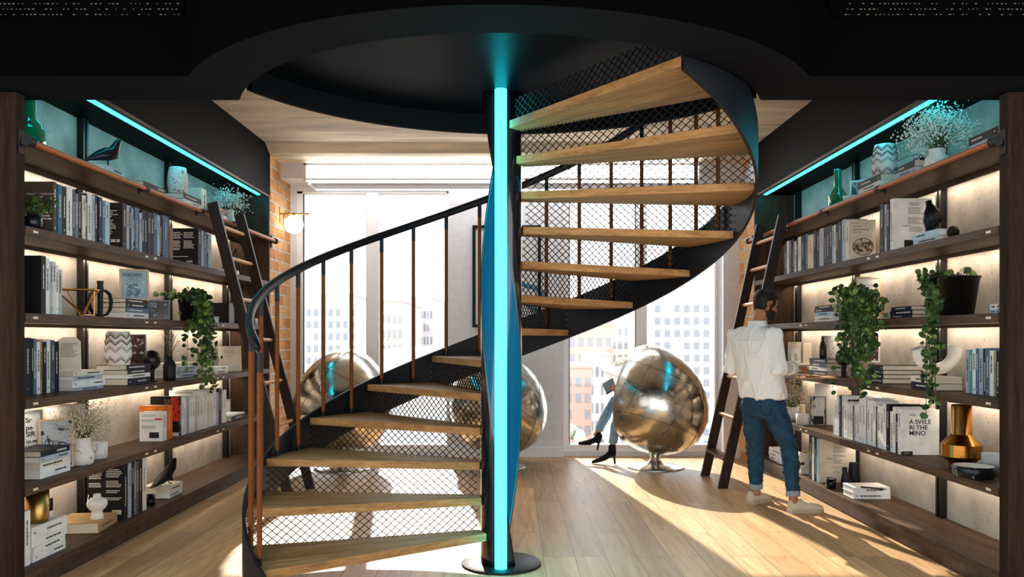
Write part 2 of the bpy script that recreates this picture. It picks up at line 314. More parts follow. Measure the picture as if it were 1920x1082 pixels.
# ---------------------------------------------------------------- the town beyond the glass
GZ = -34.0
struct('ground_outside', MB().box(-500, 500, 14, 900, GZ-1, GZ), M('pale town ground', '#b5b1ac', .9, noise=(.05, .12)))
PALE = [M('hazed facade %d' % i, c, .9) for i, c in enumerate(('#bdbdbf', '#b8ada4', '#b79f93', '#c2beb8', '#b4968a', '#b6b6bb'))]  # facade colours paled to hold the distant haze
WGL = M('hazed far window', '#80858c', .5)  # pane colour lightened in place of haze
def building(px0, px1, ytop, D, dep, mi, cols, rows, label, wmat=WGL, base=GZ, wh=.55, rowtop=.06, win=True):
    a = at(px0, ytop, D); b = at(px1, ytop, D); r = root('building', label, 'building', (0, 0, 0), 'town buildings beyond the windows'); H = a.z-base
    r.location = ((a.x+b.x)/2, D, base); WLOC[r.name] = r.location.copy()
    m = MB().box(a.x, b.x, D, D+dep, base, a.z); m.box(a.x-.3, b.x+.3, D-.3, D+dep, a.z, a.z+.6); m.build('facade', PALE[mi], r)
    if not win: return
    w_ = (b.x-a.x)/cols; me = None; tot = H
    vis = min(H, (EYE+ (HY-ytop)*D/F) - (EYE-(240)*D/F)); h_ = vis/rows
    for i in range(cols):
        for j in range(rows):
            if rnd.random() < .07: continue
            cx = a.x+w_*(i+.5); cz = a.z-rowtop*vis-h_*(j+.5)
            if cz-h_*.4 < base: continue
            if me is None: o = MB().box(-w_*.27, w_*.27, -.12, .05, -h_*wh/2, h_*wh/2).build('window', wmat, r, world=False); me = o
            else: o = me.copy(); COL.objects.link(o)
            o.location = Vector((cx, D, cz))-r.location
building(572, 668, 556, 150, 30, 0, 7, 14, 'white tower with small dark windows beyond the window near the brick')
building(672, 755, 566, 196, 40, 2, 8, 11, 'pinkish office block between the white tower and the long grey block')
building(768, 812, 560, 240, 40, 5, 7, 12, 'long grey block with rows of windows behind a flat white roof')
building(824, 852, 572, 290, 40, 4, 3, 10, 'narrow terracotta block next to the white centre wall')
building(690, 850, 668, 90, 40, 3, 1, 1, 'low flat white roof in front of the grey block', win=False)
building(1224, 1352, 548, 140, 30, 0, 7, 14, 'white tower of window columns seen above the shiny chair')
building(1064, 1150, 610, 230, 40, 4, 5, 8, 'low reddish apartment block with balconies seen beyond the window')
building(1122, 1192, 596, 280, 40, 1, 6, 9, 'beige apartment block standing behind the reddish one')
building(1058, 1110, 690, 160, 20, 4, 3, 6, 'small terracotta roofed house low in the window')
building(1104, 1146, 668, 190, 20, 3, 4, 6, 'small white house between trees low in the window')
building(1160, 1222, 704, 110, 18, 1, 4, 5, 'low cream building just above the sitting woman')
LEAFY = M('hazed green tree', '#9a9d8b', .9, noise=(.8, .3))  # green washed out, haze mixed into the leaf colour
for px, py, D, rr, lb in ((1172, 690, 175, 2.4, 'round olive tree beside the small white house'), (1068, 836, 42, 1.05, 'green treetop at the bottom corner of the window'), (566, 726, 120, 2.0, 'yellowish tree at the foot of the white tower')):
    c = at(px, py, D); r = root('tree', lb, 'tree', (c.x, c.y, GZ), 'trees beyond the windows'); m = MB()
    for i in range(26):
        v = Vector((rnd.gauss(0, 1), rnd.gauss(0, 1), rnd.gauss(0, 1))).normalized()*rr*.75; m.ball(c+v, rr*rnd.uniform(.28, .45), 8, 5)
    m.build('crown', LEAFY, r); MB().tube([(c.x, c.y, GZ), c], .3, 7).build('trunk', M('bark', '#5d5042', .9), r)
# ---------------------------------------------------------------- spiral stair
ST = root('spiral_staircase', 'spiral staircase with oak treads, wire mesh risers and a glowing cyan pole', 'staircase', (CX, CY, 0))
A1, STEP, Z1, RISE = 216.8, 20.9, .213, .2075
def pol(a, r, z): return Vector((CX+r*math.cos(math.radians(a)), CY+r*math.sin(math.radians(a)), z))
def zf(a): return Z1+(A1-a)/STEP*RISE
TT = .047
for k in range(13):
    a0 = A1-STEP*k; a1 = a0-STEP-.6; z = Z1+RISE*k; m = MB()
    ri, ro = .132, 1.498; ins = .055
    def edge(a, side):   # edges run a little off the radius so that the tread keeps a hand-wide root
        d = Vector((math.cos(math.radians(a)), math.sin(math.radians(a)), 0)); q = Vector((-d.y, d.x, 0))*side
        return [Vector((CX, CY, 0))+d*ri+q*.03, Vector((CX, CY, 0))+d*ro]
    e0 = edge(a0, 1); e1 = edge(a1, -1)
    poly = [e0[0]]+[pol(a0+(a1-a0)*i/6, ro, 0) for i in range(7)]+[e1[0]]
    poly = [(p.x, p.y) for p in reversed(poly)]
    m.prism(poly, z-TT, z); mid = math.radians((a0+a1)/2)
    # grain runs along the tread: build it in a frame turned to its middle line
    o = MB(); ca, sa = math.cos(-mid), math.sin(-mid)
    o.v = [Vector(((v.x-CX)*ca-(v.y-CY)*sa, (v.x-CX)*sa+(v.y-CY)*ca, v.z)) for v in m.v]; o.f = m.f; o.m = m.m; o.s = m.s
    t = o.build('tread', OAKT, ST, world=False, bevel=.003); t.rotation_euler = (0, 0, mid)
    # wire mesh riser on the back edge of the tread
    g = MB(); L_ = 1.345; Hh = (RISE-TT) if k < 12 else .135; p = .052; sl_ = .85; zz = z
    d = Vector((math.cos(math.radians(a1+.6)), math.sin(math.radians(a1+.6)), 0)); org = Vector((CX, CY, zz))+d*.15
    for s in (1, -1):
        q0 = -Hh/sl_-p if s > 0 else 0; u0 = q0
        while u0 < L_+Hh/sl_+p:
            u, v = (u0, 0), (u0+s*Hh/sl_, Hh)
            (ua, va), (ub, vb) = u, v
            def cl(ua, va, ub, vb):
                ts = [0, 1]; du = ub-ua
                lo, hi = 0, 1
                for bound, sg in ((0, 1), (L_, -1)):
                    f0 = sg*(ua-bound); f1 = sg*(ub-bound)
                    if f0 < 0 and f1 < 0: return None
                    if f0 < 0: lo = max(lo, f0/(f0-f1))
                    elif f1 < 0: hi = min(hi, f0/(f0-f1))
                return None if lo >= hi-.01 else (ua+du*lo, va+(vb-va)*lo, ua+du*hi, va+(vb-va)*hi)
            c = cl(ua, va, ub, vb)
            if c: g.bar(org+d*c[0]+Vector((0, 0, c[1])), org+d*c[2]+Vector((0, 0, c[3])), .0042, .0042, (d.y, -d.x, 0))
            u0 += p
    g.build('wire_mesh_riser', STEELK, ST)
# stringer: one helical band round the outside
rows = []
for i in range(0, 141):
    a = 219.5-(219.5+55.5)*i/140; zb = max(.002, zf(a)-.28); zt = min(max(zf(a)+.025, .05), 2.885)
    rows.append([pol(a, 1.5, zb), pol(a, 1.517, zb), pol(a, 1.517, zt), pol(a, 1.5, zt)])
MB().loft(rows, 0, False).build('stringer', STEEL, ST, fix=True)
# handrail
rr = []
for i in range(0, 131):
    a = 212.5-(212.5-6)*i/130; c = pol(a, 1.478, zf(a)+1.085); d = (pol(a-1, 1.478, zf(a-1))-pol(a, 1.478, zf(a))).normalized()
    x = Vector((math.cos(math.radians(a)), math.sin(math.radians(a)), 0)); u = d.cross(x); u = u if u.z > 0 else -u
    w_, h_ = .021, .027
    if i < 3: w_ *= (.5, .8, .95)[i]; h_ *= (.5, .8, .95)[i]
    rr.append([c+x*(w_*cx)+u*(h_*cy) for cx, cy in ((-1, -.55), (-.55, -1), (.55, -1), (1, -.55), (1, .55), (.55, 1), (-.55, 1), (-1, .55))])
hr = MB().loft(rr, 0, True).build('handrail', STEEL, ST, fix=True)
e = pol(209.5, 1.478, zf(209.5)+1.085); MB().ball(e+Vector((0, -.022, 0)), .0075, 10, 6).build('rivet', M('bright steel', '#d8dade', .25, 1), hr, world=False).location = -WLOC[ST.name]+WLOC[ST.name]
# balusters
j = 0
while True:
    a = 212.5-10.45*j; j += 1
    if a < 8: break
    k = min(12, max(0, int((A1-a)/STEP))); z0 = Z1+RISE*k; z1 = zf(a)+1.085-.02
    p0 = pol(a, 1.474, 0)
    b = MB().tube([p0+Vector((0, 0, z0+.04)), p0+Vector((0, 0, z1-.1))], .0145, 10).build('baluster', LEATH, ST)
    WLOC[b.name] = WLOC[ST.name]
    MB().tube([p0+Vector((0, 0, z0)), p0+Vector((0, 0, z0+.045))], .012, 10).build('sleeve', STEEL, b); MB().tube([p0+Vector((0, 0, z1-.105)), p0+Vector((0, 0, z1))], .0155, 10).build('sleeve', STEEL, b)
# pole: a helical half shell behind a straight light tube, on a round plate
P_ = MB(); rings = []
keys = [(-.1, 200), (.013, 195), (1.4, 90), (2.4, 5), (2.889, -35)]
def phi(z):
    for (za, pa), (zb, pb) in zip(keys, keys[1:]):
        if z <= zb: return pa+(pb-pa)*(z-za)/(zb-za)
for i in range(97):
    z = .013+(2.888-.013)*i/96; c = phi(z); rg = []
    for r_ in (.126, .120):
        ang = [c-118+236*q/30 for q in range(31)]
        if r_ < .125: ang.reverse()
        rg += [pol(q, r_, z) for q in ang]
    rings.append(rg)
P_.loft(rings, 0, True)
for i in range(96):
    for j_ in range(62): P_.m[i*62+j_] = 1 if 31 <= j_ < 61 else 0
P_.build('pole_shell', [M('blue black gloss steel', '#0a1018', .22, coat=.6), M('tube lit blue inside', '#1e4256', .25, coat=.5)], ST, fix=True)  # inner face coloured with the blue light that the tube throws on it
MB().lathe([(.246, 0), (.246, .009), (.243, .012), (.05, .012)], (CX, CY, 0), 64).build('base_plate', STEELK, ST)
lt = MB().tube([(CX-.001, CY-.135, .012), (CX-.001, CY-.135, 2.886)], .036, 24).build('light_tube', CYAN, ST)
# ---------------------------------------------------------------- bookcases
TOPS = [2.47, 2.00, 1.53, 1.06, .59, .137]
UPY = [5.60, 7.0, 8.40]
CLIP = M('pale shelf clip', '#d8cdb8', .4); LEDW = emis('warm shelf light', '#ffe3c0', 1.6)
WARM = (1.0, .84, .66)
SIDE = {-1: 'opposite the man', 1: 'beside the man'}
for sx in (-1, 1):
    r = root('bookcase', 'long dark oak bookcase with six lit shelves ' + ('facing the man across the room' if sx < 0 else 'that the man is standing at'), 'bookcase', (sx*XF, YN, 0))
    X = lambda d: sx*(XF+d)
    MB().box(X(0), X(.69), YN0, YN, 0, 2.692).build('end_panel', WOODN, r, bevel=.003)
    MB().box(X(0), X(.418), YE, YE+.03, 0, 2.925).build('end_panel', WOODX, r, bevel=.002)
    MB().box(X(0), X(.418), 4.385, YE+.03, 2.926, 2.944).build('soffit_board', GLOSSD, r)
    MB().box(X(.0), X(.04), 4.385, YE, 2.905, 2.925).build('fascia_strip', WOODU, r)
    MB().box(X(.072), X(.104), 4.385, YE-.08, 2.912, 2.9255).build('cyan_light_strip', CYANS, r)
    for y in UPY:
        MB().box(X(.385), X(.417), y-.033, y+.033, .138, 2.925).box(X(.372), X(.385), y-.033, y-.012, .138, 2.925).box(X(.372), X(.385), y+.012, y+.033, .138, 2.925).build('upright', M('brown black post', '#1d1815', .4), r)
    for k, z in enumerate(TOPS):
        t = .034 if k == 0 else .05
        if k < 5:
            b = MB().box(X(.002), X(.36), YN+.012, YE-.001, z-t, z).box(X(.36), X(.371), YN+.012, YE-.001, z-t, z).build('shelf', WOODD, r, bevel=.003)
            WLOC[b.name] = WLOC[r.name]
            if k > 0:
                c = MB()
                for y in (YN+.10, 5.72, 5.86, 7.1, 7.24):
                    if (y > 7 and k == 1): continue
                    c.box(X(.0005), X(.004), y-.022, y+.022, z-.031, z-.018)
                c.build('shelf_clip', CLIP, b)
            MB().box(X(.322), X(.328), YN+.02, YE-.01, z-t-(.03 if k == 0 else .02), z-t-.0005).build('light_pelmet', WOODD, b)  # lip added to hide the shelf light from view
            MB().box(X(.355), X(.371), YN+.03, YE-.03, z-t-.008, z-t-.001).build('shelf_light', LEDW, b)
            ll = bpy.data.lights.new('shelf_light', 'AREA'); ll.shape = 'RECTANGLE'; ll.size = YE-YN-.1; ll.size_y = .03; ll.energy = 4.6; ll.color = WARM
            lo = bpy.data.objects.new('shelf_glow', ll); COL.objects.link(lo); lo.parent = r; lo.location = Vector((X(.345), (YN+YE)/2, z-t-.012))-WLOC[r.name]
            lo.rotation_euler = (0, math.radians(sx*-28), pi/2)
            q = Vector((sx*.55, 0, -.83)).to_track_quat('-Z', 'Y'); lo.rotation_euler = q.to_euler()
        else:
            MB().box(X(.0), X(.418), YN+.002, YE-.001, z-.05, z).build('shelf', WOODD, r, bevel=.003)
            p = MB()
            for y0, y1 in ((YN+.002, 5.6), (5.603, 7.0), (7.003, YE-.001)): p.box(X(.03), X(.06), y0, y1, 0, z-.05)
            p.build('plinth', WOODX, r)
    # ladder rail in front of the top shelf
    rl = MB().tube([(X(-.05), YN-.05, 2.438), (X(-.05), YE+.08, 2.438)], .0165, 14).build('ladder_rail', RAILW, r); WLOC[rl.name] = WLOC[r.name]
    for y in (YN-.045, 5.6, 6.6, 7.55, YE+.06):
        e = y < YN or y > YE
        MB().tube([(X(-.05), y-.025, 2.438), (X(-.05), y+.025, 2.438)], .021 if not e else .03, 14).box(X(-.05), X(.0 if e else .002), y-.012, y+.012, 2.42, 2.437).box(X(-.012), X(-.001), y-.02, y+.02, 2.37 if e else 2.4, 2.50 if e else 2.452).build('rail_bracket', STEELK, rl)
# globe wall lamp on the brick
g = at(551, 421, 9.0); r = root('wall_lamp', 'white glass globe lamp on a thin brass arm fixed to the brick', 'wall lamp', (g.x, g.y, g.z))
MB().ball(g, .105, 28, 18).build('globe', emis('lamp globe', '#fff6ea', 3.0), r)
MB().tube([(-2.609, g.y, g.z+.12), (-2.56, g.y, g.z+.12), (g.x+.17, g.y, g.z+.12)], .009, 8).tube([(-2.57, g.y, g.z+.12), (-2.57, g.y, g.z-.01)], .009, 8).box(-2.609, -2.6, g.y-.03, g.y+.03, g.z+.02, g.z+.19).tube([(g.x, g.y, g.z+.095), (g.x, g.y, g.z+.13)], .02, 10).build('arm', BRASS, r)
# framed print on the white wall
a = at(886, 423, YW-.06); b = at(1014, 614, YW-.06)
r = root('framed_print', 'large black framed print with a blue arc on the white wall behind the pole', 'picture', ((a.x+b.x)/2, YW-.06, (a.z+b.z)/2))
y0, y1 = YW-.095, YW-.061; fw = .035
MB().box(a.x, b.x, y0, y1, a.z-fw, a.z).box(a.x, b.x, y0, y1, b.z, b.z+fw).box(a.x, a.x+fw, y0, y1, b.z+fw, a.z-fw).box(b.x-fw, b.x, y0, y1, b.z+fw, a.z-fw).build('frame', STEELK, r)
MB().box(a.x+fw, b.x-fw, y1-.01, y1, b.z+fw, a.z-fw).build('print', M('pale print paper', '#d6dade', .5), r)
m = MB(); cx, cz = (a.x+b.x)/2+.1, b.z+.18
m.tube([(cx+.42*math.cos(t*pi/24), y1-.012, cz+.33*math.sin(t*pi/24)) for t in range(3, 24)], .03, 6, ab=[(.003, .03)]*21, ref=(0, 1, 0))
m.tube([(cx+.22*math.cos(t*pi/24), y1-.012, cz+.14*math.sin(t*pi/24)) for t in range(0, 25)], .03, 6, ab=[(.003, .05)]*25, ref=(0, 1, 0)).build('blue_arc', M('print blue', '#4c87a0', .6), r)
# library ladders
for sx, ya, yb, ft in ((-1, 6.72, 7.38, 1.86), (1, 7.41, 8.08, 1.95)):
    r = root('library_ladder', 'dark wooden library ladder with pale rungs leaning on ' + ('the shelves by the handrail' if sx < 0 else 'the shelves behind the man'), 'ladder', (sx*1.95, (ya+yb)/2, 0))
    top = sx*2.492; ft = sx*ft; zt = 2.53
    def lx(z): return ft+(top-ft)*z/2.44
    for y in (ya, yb):
        n_ = Vector((lx(1)-lx(0), 0, 1)).normalized(); wv = Vector((n_.z, 0, -n_.x))*.045
        pr = [Vector((lx(z), y, z))+wv*s for z, s in ((0, -1), (0, 1), (zt, 1), (zt, -1))]; pr[0].z = pr[1].z = 0
        q = MB().loft([[p+Vector((0, -.019, 0)) for p in pr], [p+Vector((0, .019, 0)) for p in pr]], 0, False)
        ra = q.build('rail', wood_mat('black brown ladder', '#211612', '#3b2a22', 2), r, fix=True, bevel=.003); WLOC[ra.name] = WLOC[r.name]
        MB().box(top+sx*.03, top+sx*.092, y-.012, y+.012, 2.4565, 2.466).box(top+sx*.086, top+sx*.092, y-.012, y+.012, 2.425, 2.466).build('hook', STEELK, ra)
    for z in (.635, 1.005, 1.375, 1.72, 2.07, 2.34):
        MB().tube([(lx(z), ya+.012, z), (lx(z), ya+.06, z), (lx(z), yb-.06, z), (lx(z), yb-.012, z)], [.013, .0175, .0175, .013], 12).build('rung', DOWEL, r)
    MB().box(lx(.27)-.05, lx(.27)+.05, ya+.012, yb-.012, .25, .275).build('step', wood_mat('brown step', '#4a3325', '#7a5c46', 1), r)
# ---------------------------------------------------------------- books
CN = {'n': ('navy', '#131d31'), 'k': ('black', '#16171b'), 'w': ('white', '#e2e2df'), 's': ('silver', '#a6b0be'), 'b': ('blue-grey', '#506a88'), 'l': ('pale blue', '#a3bfd0'),
      'g': ('grey', '#50565f'), 't': ('tan', '#b08f66'), 'd': ('dark brown', '#2b2320'), 'v': ('lilac-grey', '#74788f'), 'e': ('blue-green', '#2d6880'), 'a': ('teal', '#3f9a98'), 'c': ('cream', '#d8d0c0'), 'o': ('orange', '#cf6a20'), 'f': ('brown', '#4d4037')}
ORD = 'first second third fourth fifth sixth seventh eighth ninth tenth eleventh twelfth thirteenth fourteenth fifteenth sixteenth seventeenth eighteenth nineteenth twentieth twenty-first twenty-second twenty-third twenty-fourth twenty-fifth twenty-sixth twenty-seventh twenty-eighth'.split()
def cmat(c):
    if c not in CN: return M('cover '+c, c, .5)
    return M('cover '+CN[c][0], CN[c][1], .6, spec=.2, noise=(9, .16) if c not in 'kd' else None)
PAGES = M('book pages', '#d6cbb8', .9, noise=(90, .07), stretch=(1, 1, 1)); PAGEW = M('white book pages', '#e4e2dc', .9)
def dash_lines(mb, f, n, w0, w1, h, seed, gap=.35):
    """rows of short marks that stand for unreadable print; f(u, v) turns page coordinates into a point"""
    q = random.Random(seed)
    for i in range(n):
        u = 0; v = -i*h*1.9; end = q.uniform(w0, w1)
        while u < end:
            l = h*q.uniform(.7, 3.2)
            mb.add([f(u, v), f(u+l, v), f(u+l, v+h), f(u, v+h)], [(0, 1, 2, 3)]); u += l+h*gap
def bk(label, c, H, W, T, mtx, group=None, dash=1, pages=None, cat='book'):
    r = root('book', label, cat, group=group, mtx=mtx); t = T/2; q = .0022
    pl = [(0, -t), (W, -t), (W, -t+q), (q, -t+q), (q, t-q), (W, t-q), (W, t), (0, t)]
    MB().prism(pl, 0, H).build('cover', cmat(c), r, world=False)
    MB().box(q, W-.005, -t+q, t-q, .004, H-.004).build('pages', pages or (PAGEW if c in 'wsl' else PAGES), r, world=False)
    if dash and T > .011:
        q2 = random.Random(label); m = MB(); h = min(T*.3, .0095)
        m0 = q2.uniform(.08, .3)*H
        def f(u, v): return (-.0006, -(v+0), H-m0-u)
        def g(u, v): return (-.0006, -(v-h/2), H-m0-u)
        dash_lines(m, g, 1, H*.25, H*.6, h, label)
        if q2.random() < .6: dash_lines(m, lambda u, v: (-.0006, -(v-h*.4), .035*H/.3-u*.6), 1, .012, .012, h*.8, label+'x')
        dk = c in 'nkdbgveoaf' or (c[0] == '#' and sum(lin(c)) < .8)
        m.build('spine_lettering', INKL if dk else INKD, r, world=False)
    return r
def up_mtx(sx, X, Y, z, rx=0., rz=0.):
    return Matrix.Translation((sx*X, Y, z)) @ Matrix.Rotation((pi if sx < 0 else 0)+rz, 4, 'Z') @ Matrix.Rotation(rx, 4, 'X')
def cover_mtx(sx, u, z, T):    # frame on the cover that faces the camera: x to the right, y up
    t = T/2+.0006
    return Matrix(((-1, 0, 0, u), (0, 0, 1, t), (0, 1, 0, z), (0, 0, 0, 1))) if sx < 0 else Matrix(((1, 0, 0, u), (0, 0, -1, -t), (0, 1, 0, z), (0, 0, 0, 1)))
def row(sx, z, d, spec, anchor, shelf, group, W=.19, near_first=None, lean={}, labels={}):
    """upright books: 'start c end height[/width] ...' in pixels along the shelf, from left to right"""
    tk = spec.split(); a = float(tk[0]); out = []; X = XF+d; items = []
    for e in tk[1:]:
        c = e[0]; pe, rest = e[1:].split(':'); pe = float(pe); h = rest.split('/'); items.append((a, pe, c, float(h[0]), float(h[1]) if len(h) > 1 else W)); a = pe
    order = range(len(items)) if sx < 0 else range(len(items)-1, -1, -1)
    for k, i in enumerate(order):
        a, b, c, H, W_ = items[i]
        if c == '_': continue
        ya, yb = sorted((Yx(a, sx*X), Yx(b, sx*X))); T = (yb-ya)*.97
        lb = labels.get(i) or '%s book, %s from %s, %s shelf %s' % (CN[c][0], ORD[k], anchor, shelf, SIDE[sx])
        jit = random.Random(lb).uniform(-.004, .004)
        out.append(bk(lb, c, H, W_-.01*(i % 3)*(W_ == W), T, up_mtx(sx, X+jit+.004, (ya+yb)/2, z+.0005, lean.get(i, 0)), group)); DIM[out[-1].name] = (T, W_, H)
    return out
DIM = {}
def stack(sx, z, d, pa, pb, spec, where, group, W=.17, face='x', rots=None):
    """lying books, bottom to top: 'c:thickness ...'"""
    X = XF+d; ya, yb = sorted((Yx(pa, sx*X), Yx(pb, sx*X))); q = random.Random(where); out = []
    for k, e in enumerate(spec.split()):
        c, t = e.split(':'); t = float(t); H = (yb-ya)*q.uniform(.93, 1.0); w_ = W*q.uniform(.94, 1.02); rz = (rots[k] if rots else q.uniform(-.035, .035))
        if face == 'x':
            B = Matrix(((sx, 0, 0, 0), (0, 0, 1, 0), (0, -sx if sx > 0 else 1, 0, 0), (0, 0, 0, 1)))
            loc = Vector((sx*(X+.003*q.random()), ya+(yb-ya-H)/2, z+t/2+.0004))
            mt = Matrix.Translation(loc+Vector((0, H/2, 0))) @ Matrix.Rotation(rz, 4, 'Z') @ Matrix.Translation((0, -H/2, 0)) @ B
        else:
            B = Matrix(((0, 0, 1, 0), (1, 0, 0, 0), (0, 1, 0, 0), (0, 0, 0, 1))); mt = Matrix.Translation((sx*X, ya, z+t/2+.0004)) @ Matrix.Rotation(rz, 4, 'Z') @ B; H = W; w_ = .2
        out.append(bk('%s lying book, %s from the bottom, %s' % (CN[c][0], ORD[k], where), c, H, w_, t*.985, mt, group)); z += t
    return z
def P(sx, px, d, z): X = sx*(XF+d); return Vector((X, Yx(px, X), z))
# ---------------------------------------------------------------- plants and small wares
LEAF = [M('ivy leaf', '#3b5a28', .45, noise=(40, .3)), M('young ivy leaf', '#6f8d3f', .45, noise=(40, .25)), M('dark ivy leaf', '#243d1d', .4, noise=(40, .3))]
def leaf(mb, p, d, up, s, m):
    d = d.normalized(); x = d.cross(up); x = x.normalized() if x.length > 1e-3 else Vector((1, 0, 0)); n = x.cross(d)
    pr = ((0, 0), (.42, .08), (.56, .36), (.42, .72), (0, .98), (-.42, .72), (-.56, .36), (-.42, .08))
    vs = [p+x*(s*a)+d*(s*b)+n*(s*(-.5*abs(a)**1.3-.12*b*b)) for a, b in pr]+[p+d*(s*.45)+n*(s*.02)]
    mb.add(vs, [(i, (i+1) % 8, 8) for i in range(8)], m, True)
def ivy(r, strands, seed, size=.042, dens=1., name='foliage'):
    """strands: lists of points; leaves alternate along each"""
    q = random.Random(seed); mb = MB(); st = MB()
    for pts in strands:
        pts = [Vector(p) for p in pts]; st.tube(pts, .0022, 5)
        for a, b in zip(pts, pts[1:]):
            n = max(1, int((b-a).length/(.017/dens)))
            for i in range(n):
                p = a.lerp(b, (i+q.random())/n); v = Vector((q.gauss(0, 1), q.gauss(0, 1)-.4, q.gauss(0, .7)-.35)).normalized()
                u = Vector((q.gauss(0, .5)-r.location.x*.3, -1+q.gauss(0, .5), .5+q.gauss(0, .5)))
                p = p+v*q.uniform(.0, .03); leaf(mb, p, v, u, size*q.uniform(.6, 1.15), q.choice((0, 0, 1, 2, 0, 2)))
    f = tag(mb.build(name, LEAF, r), kind='stuff'); st.build('stem', M('vine stem', '#4a5a2c', .6), r)
def spray(r, base, n, spread, height, bl, stem, size=.006, per=16, lean=Vector(), seed=1, name='blossom'):
    q = random.Random(seed); st = MB(); b = MB()
    for i in range(n):
        t = q.uniform(0, 2*pi); ra = spread*math.sqrt(q.random()); h = height*(q.uniform(.55, 1.0)-.45*(ra/spread)**2)
        e = base+Vector((ra*math.cos(t), ra*math.sin(t), h))+lean*q.random(); mid = base.lerp(e, .5)+Vector((0, 0, .03))
        st.tube([base, mid, e], .0012, 3, caps=False)
        for j in range(per):
            p = mid.lerp(e, q.uniform(.2, 1.1))+Vector((q.gauss(0, 1), q.gauss(0, 1), q.gauss(0, 1)))*.02*spread/.1
            s_ = size*q.uniform(.5, 1.2); v = [p+Vector(k)*s_ for k in ((1, 0, 0), (0, 1, 0), (-1, 0, 0), (0, -1, 0), (0, 0, 1), (0, 0, -1))]
            b.add(v, [(0, 1, 4), (1, 2, 4), (2, 3, 4), (3, 0, 4), (1, 0, 5), (2, 1, 5), (3, 2, 5), (0, 3, 5)], 0, False)
    tag(b.build(name, bl, r), kind='stuff'); tag(st.build('stem', stem, r), kind='stuff')
CERW = M('matte white ceramic', '#dcdad5', .6, noise=(20, .05)); CERK = M('matte black ceramic', '#111114', .5); TERR = M('speckled white stone', '#d6d3cc', .6, spots=(34, '#5f6263', .6, 1.5))
MARB = M('white stone with grey veins', '#d9d7d2', .5, spots=(14, '#8b8e92', .62, 2.5)); BLOSSOM = M('dry blossom', '#d8cbb2', .8); STEMB = M('dry stem', '#6b5a3e', .8); BLW = M('pale blossom', '#dfe6dd', .8); STG = M('green stem', '#5a6b45', .8)
def vase(name, label, cat, p, prof, mat, part='body', n=32, group=None, **k):
    r = root(name, label, cat, p, group); MB().lathe(prof, (0, 0, 0), n, **k).build(part, mat, r, world=False); return r
def hollow(prof, wall=.004, floor=.01):
    """outer profile (bottom to lip) turned into a vessel with an open mouth"""
    inn = [(max(r-wall, .002), max(z, prof[0][1]+floor)) for r, z in reversed(prof)]
    return prof+inn+[(0, inn[-1][1])]
def frame(label, p, w, h, tilt, yaw, fm, pm, deco=None, group=None, name='picture_frame', fw=.014):
    """leaning picture frame; p = middle of its bottom edge"""
    p = Vector(p)+Vector((0, 0, .019*math.sin(tilt)+.0006))
    r = root(name, label, 'picture frame', group=group, mtx=Matrix.Translation(p) @ Matrix.Rotation(yaw, 4, 'Z') @ Matrix.Rotation(-tilt, 4, 'X'))
    m = MB(); m.box(-w/2, w/2, 0, .018, 0, fw).box(-w/2, w/2, 0, .018, h-fw, h).box(-w/2, -w/2+fw, 0, .018, fw, h-fw).box(w/2-fw, w/2, 0, .018, fw, h-fw); m.build('frame', fm, r, world=False)
    MB().box(-w/2+fw, w/2-fw, .008, .016, fw, h-fw).build('print', pm, r, world=False)
    return r
FM = Matrix(((1, 0, 0, 0), (0, 0, -1, .0074), (0, 1, 0, 0), (0, 0, 0, 1)))
def tf(x, z, off=.0): return Matrix.Translation((x, -off, z)) @ FM
WOODP = M('pale wood frame', '#cdb393', .5, noise=(14, .1)); PAPW = M('white print paper', '#dcdad4', .6); PAPB = M('pale blue print', '#9fb6c4', .6, noise=(9, .3))
# ---------------------------------------------------------------- what stands on the shelves opposite the man (sx = -1)
Z6, Z5, Z4, Z3, Z2, Z1_ = [z+.0006 for z in (.137, .59, 1.06, 1.53, 2.00, 2.47)]
def cover_dashes(o, sx, blocks, mat, seed, name='cover_lettering'):
    """blocks: (u from the visible left edge, z of the top, lines, width, mark height)"""
    T, W, H = DIM[o.name]; m = MB(); t = T/2+.0007
    for i, (u, z, n, w_, h) in enumerate(blocks):
        if sx < 0: fn = lambda a, b, u=u, z=z: (W-(u+a), t, z+b)
        else: fn = lambda a, b, u=u, z=z: (u+a, -t, z+b)
        dash_lines(m, fn, n, w_*.72, w_, h, seed+i)
    m.build(name, mat, o, world=False)
def cover_patch(o, sx, u0, u1, z0, z1, mat, name='cover_picture'):
    T, W, H = DIM[o.name]; t = T/2
    a, b = (W-u1, W-u0) if sx < 0 else (u0, u1)
    MB().box(a, b, (t if sx < 0 else -t-.0005), (t+.0005 if sx < 0 else -t), z0, z1).build(name, mat, o, world=False)
def cover_text(o, sx, u, z, body, size, mat, bold=0.):
    T, W, H = DIM[o.name]; text(body, size, mat, o, cover_mtx(sx, (W-u) if sx < 0 else u, z, T), 'cover_lettering', .0003, bold=bold)
GA = 'upright books on the second shelf opposite the man'
A = row(-1, Z2, .02, '101 f107:.292/.215', 'the potted plant', 'second', GA, labels={0: 'brown book with its lettered cover facing the room behind the small potted plant'})
cover_text(A[0], -1, .06, .215, 'COOITTSTT BAECHE RI', .0155, INKL); cover_dashes(A[0], -1, [(.09, .2, 1, .07, .007), (.1, .125, 4, .09, .009), (.08, .08, 2, .1, .006)], INKL, 3)
row(-1, Z2, .02, '110 e118:.287 k126:.283 w138:.292 g143:.285 v148:.268 k155:.296 c161:.27 k165:.285 w174:.298 s178:.29 n185:.297 n192:.292 b197:.26 l206:.282', 'the brown cover', 'second', GA, lean={0: 0.0})
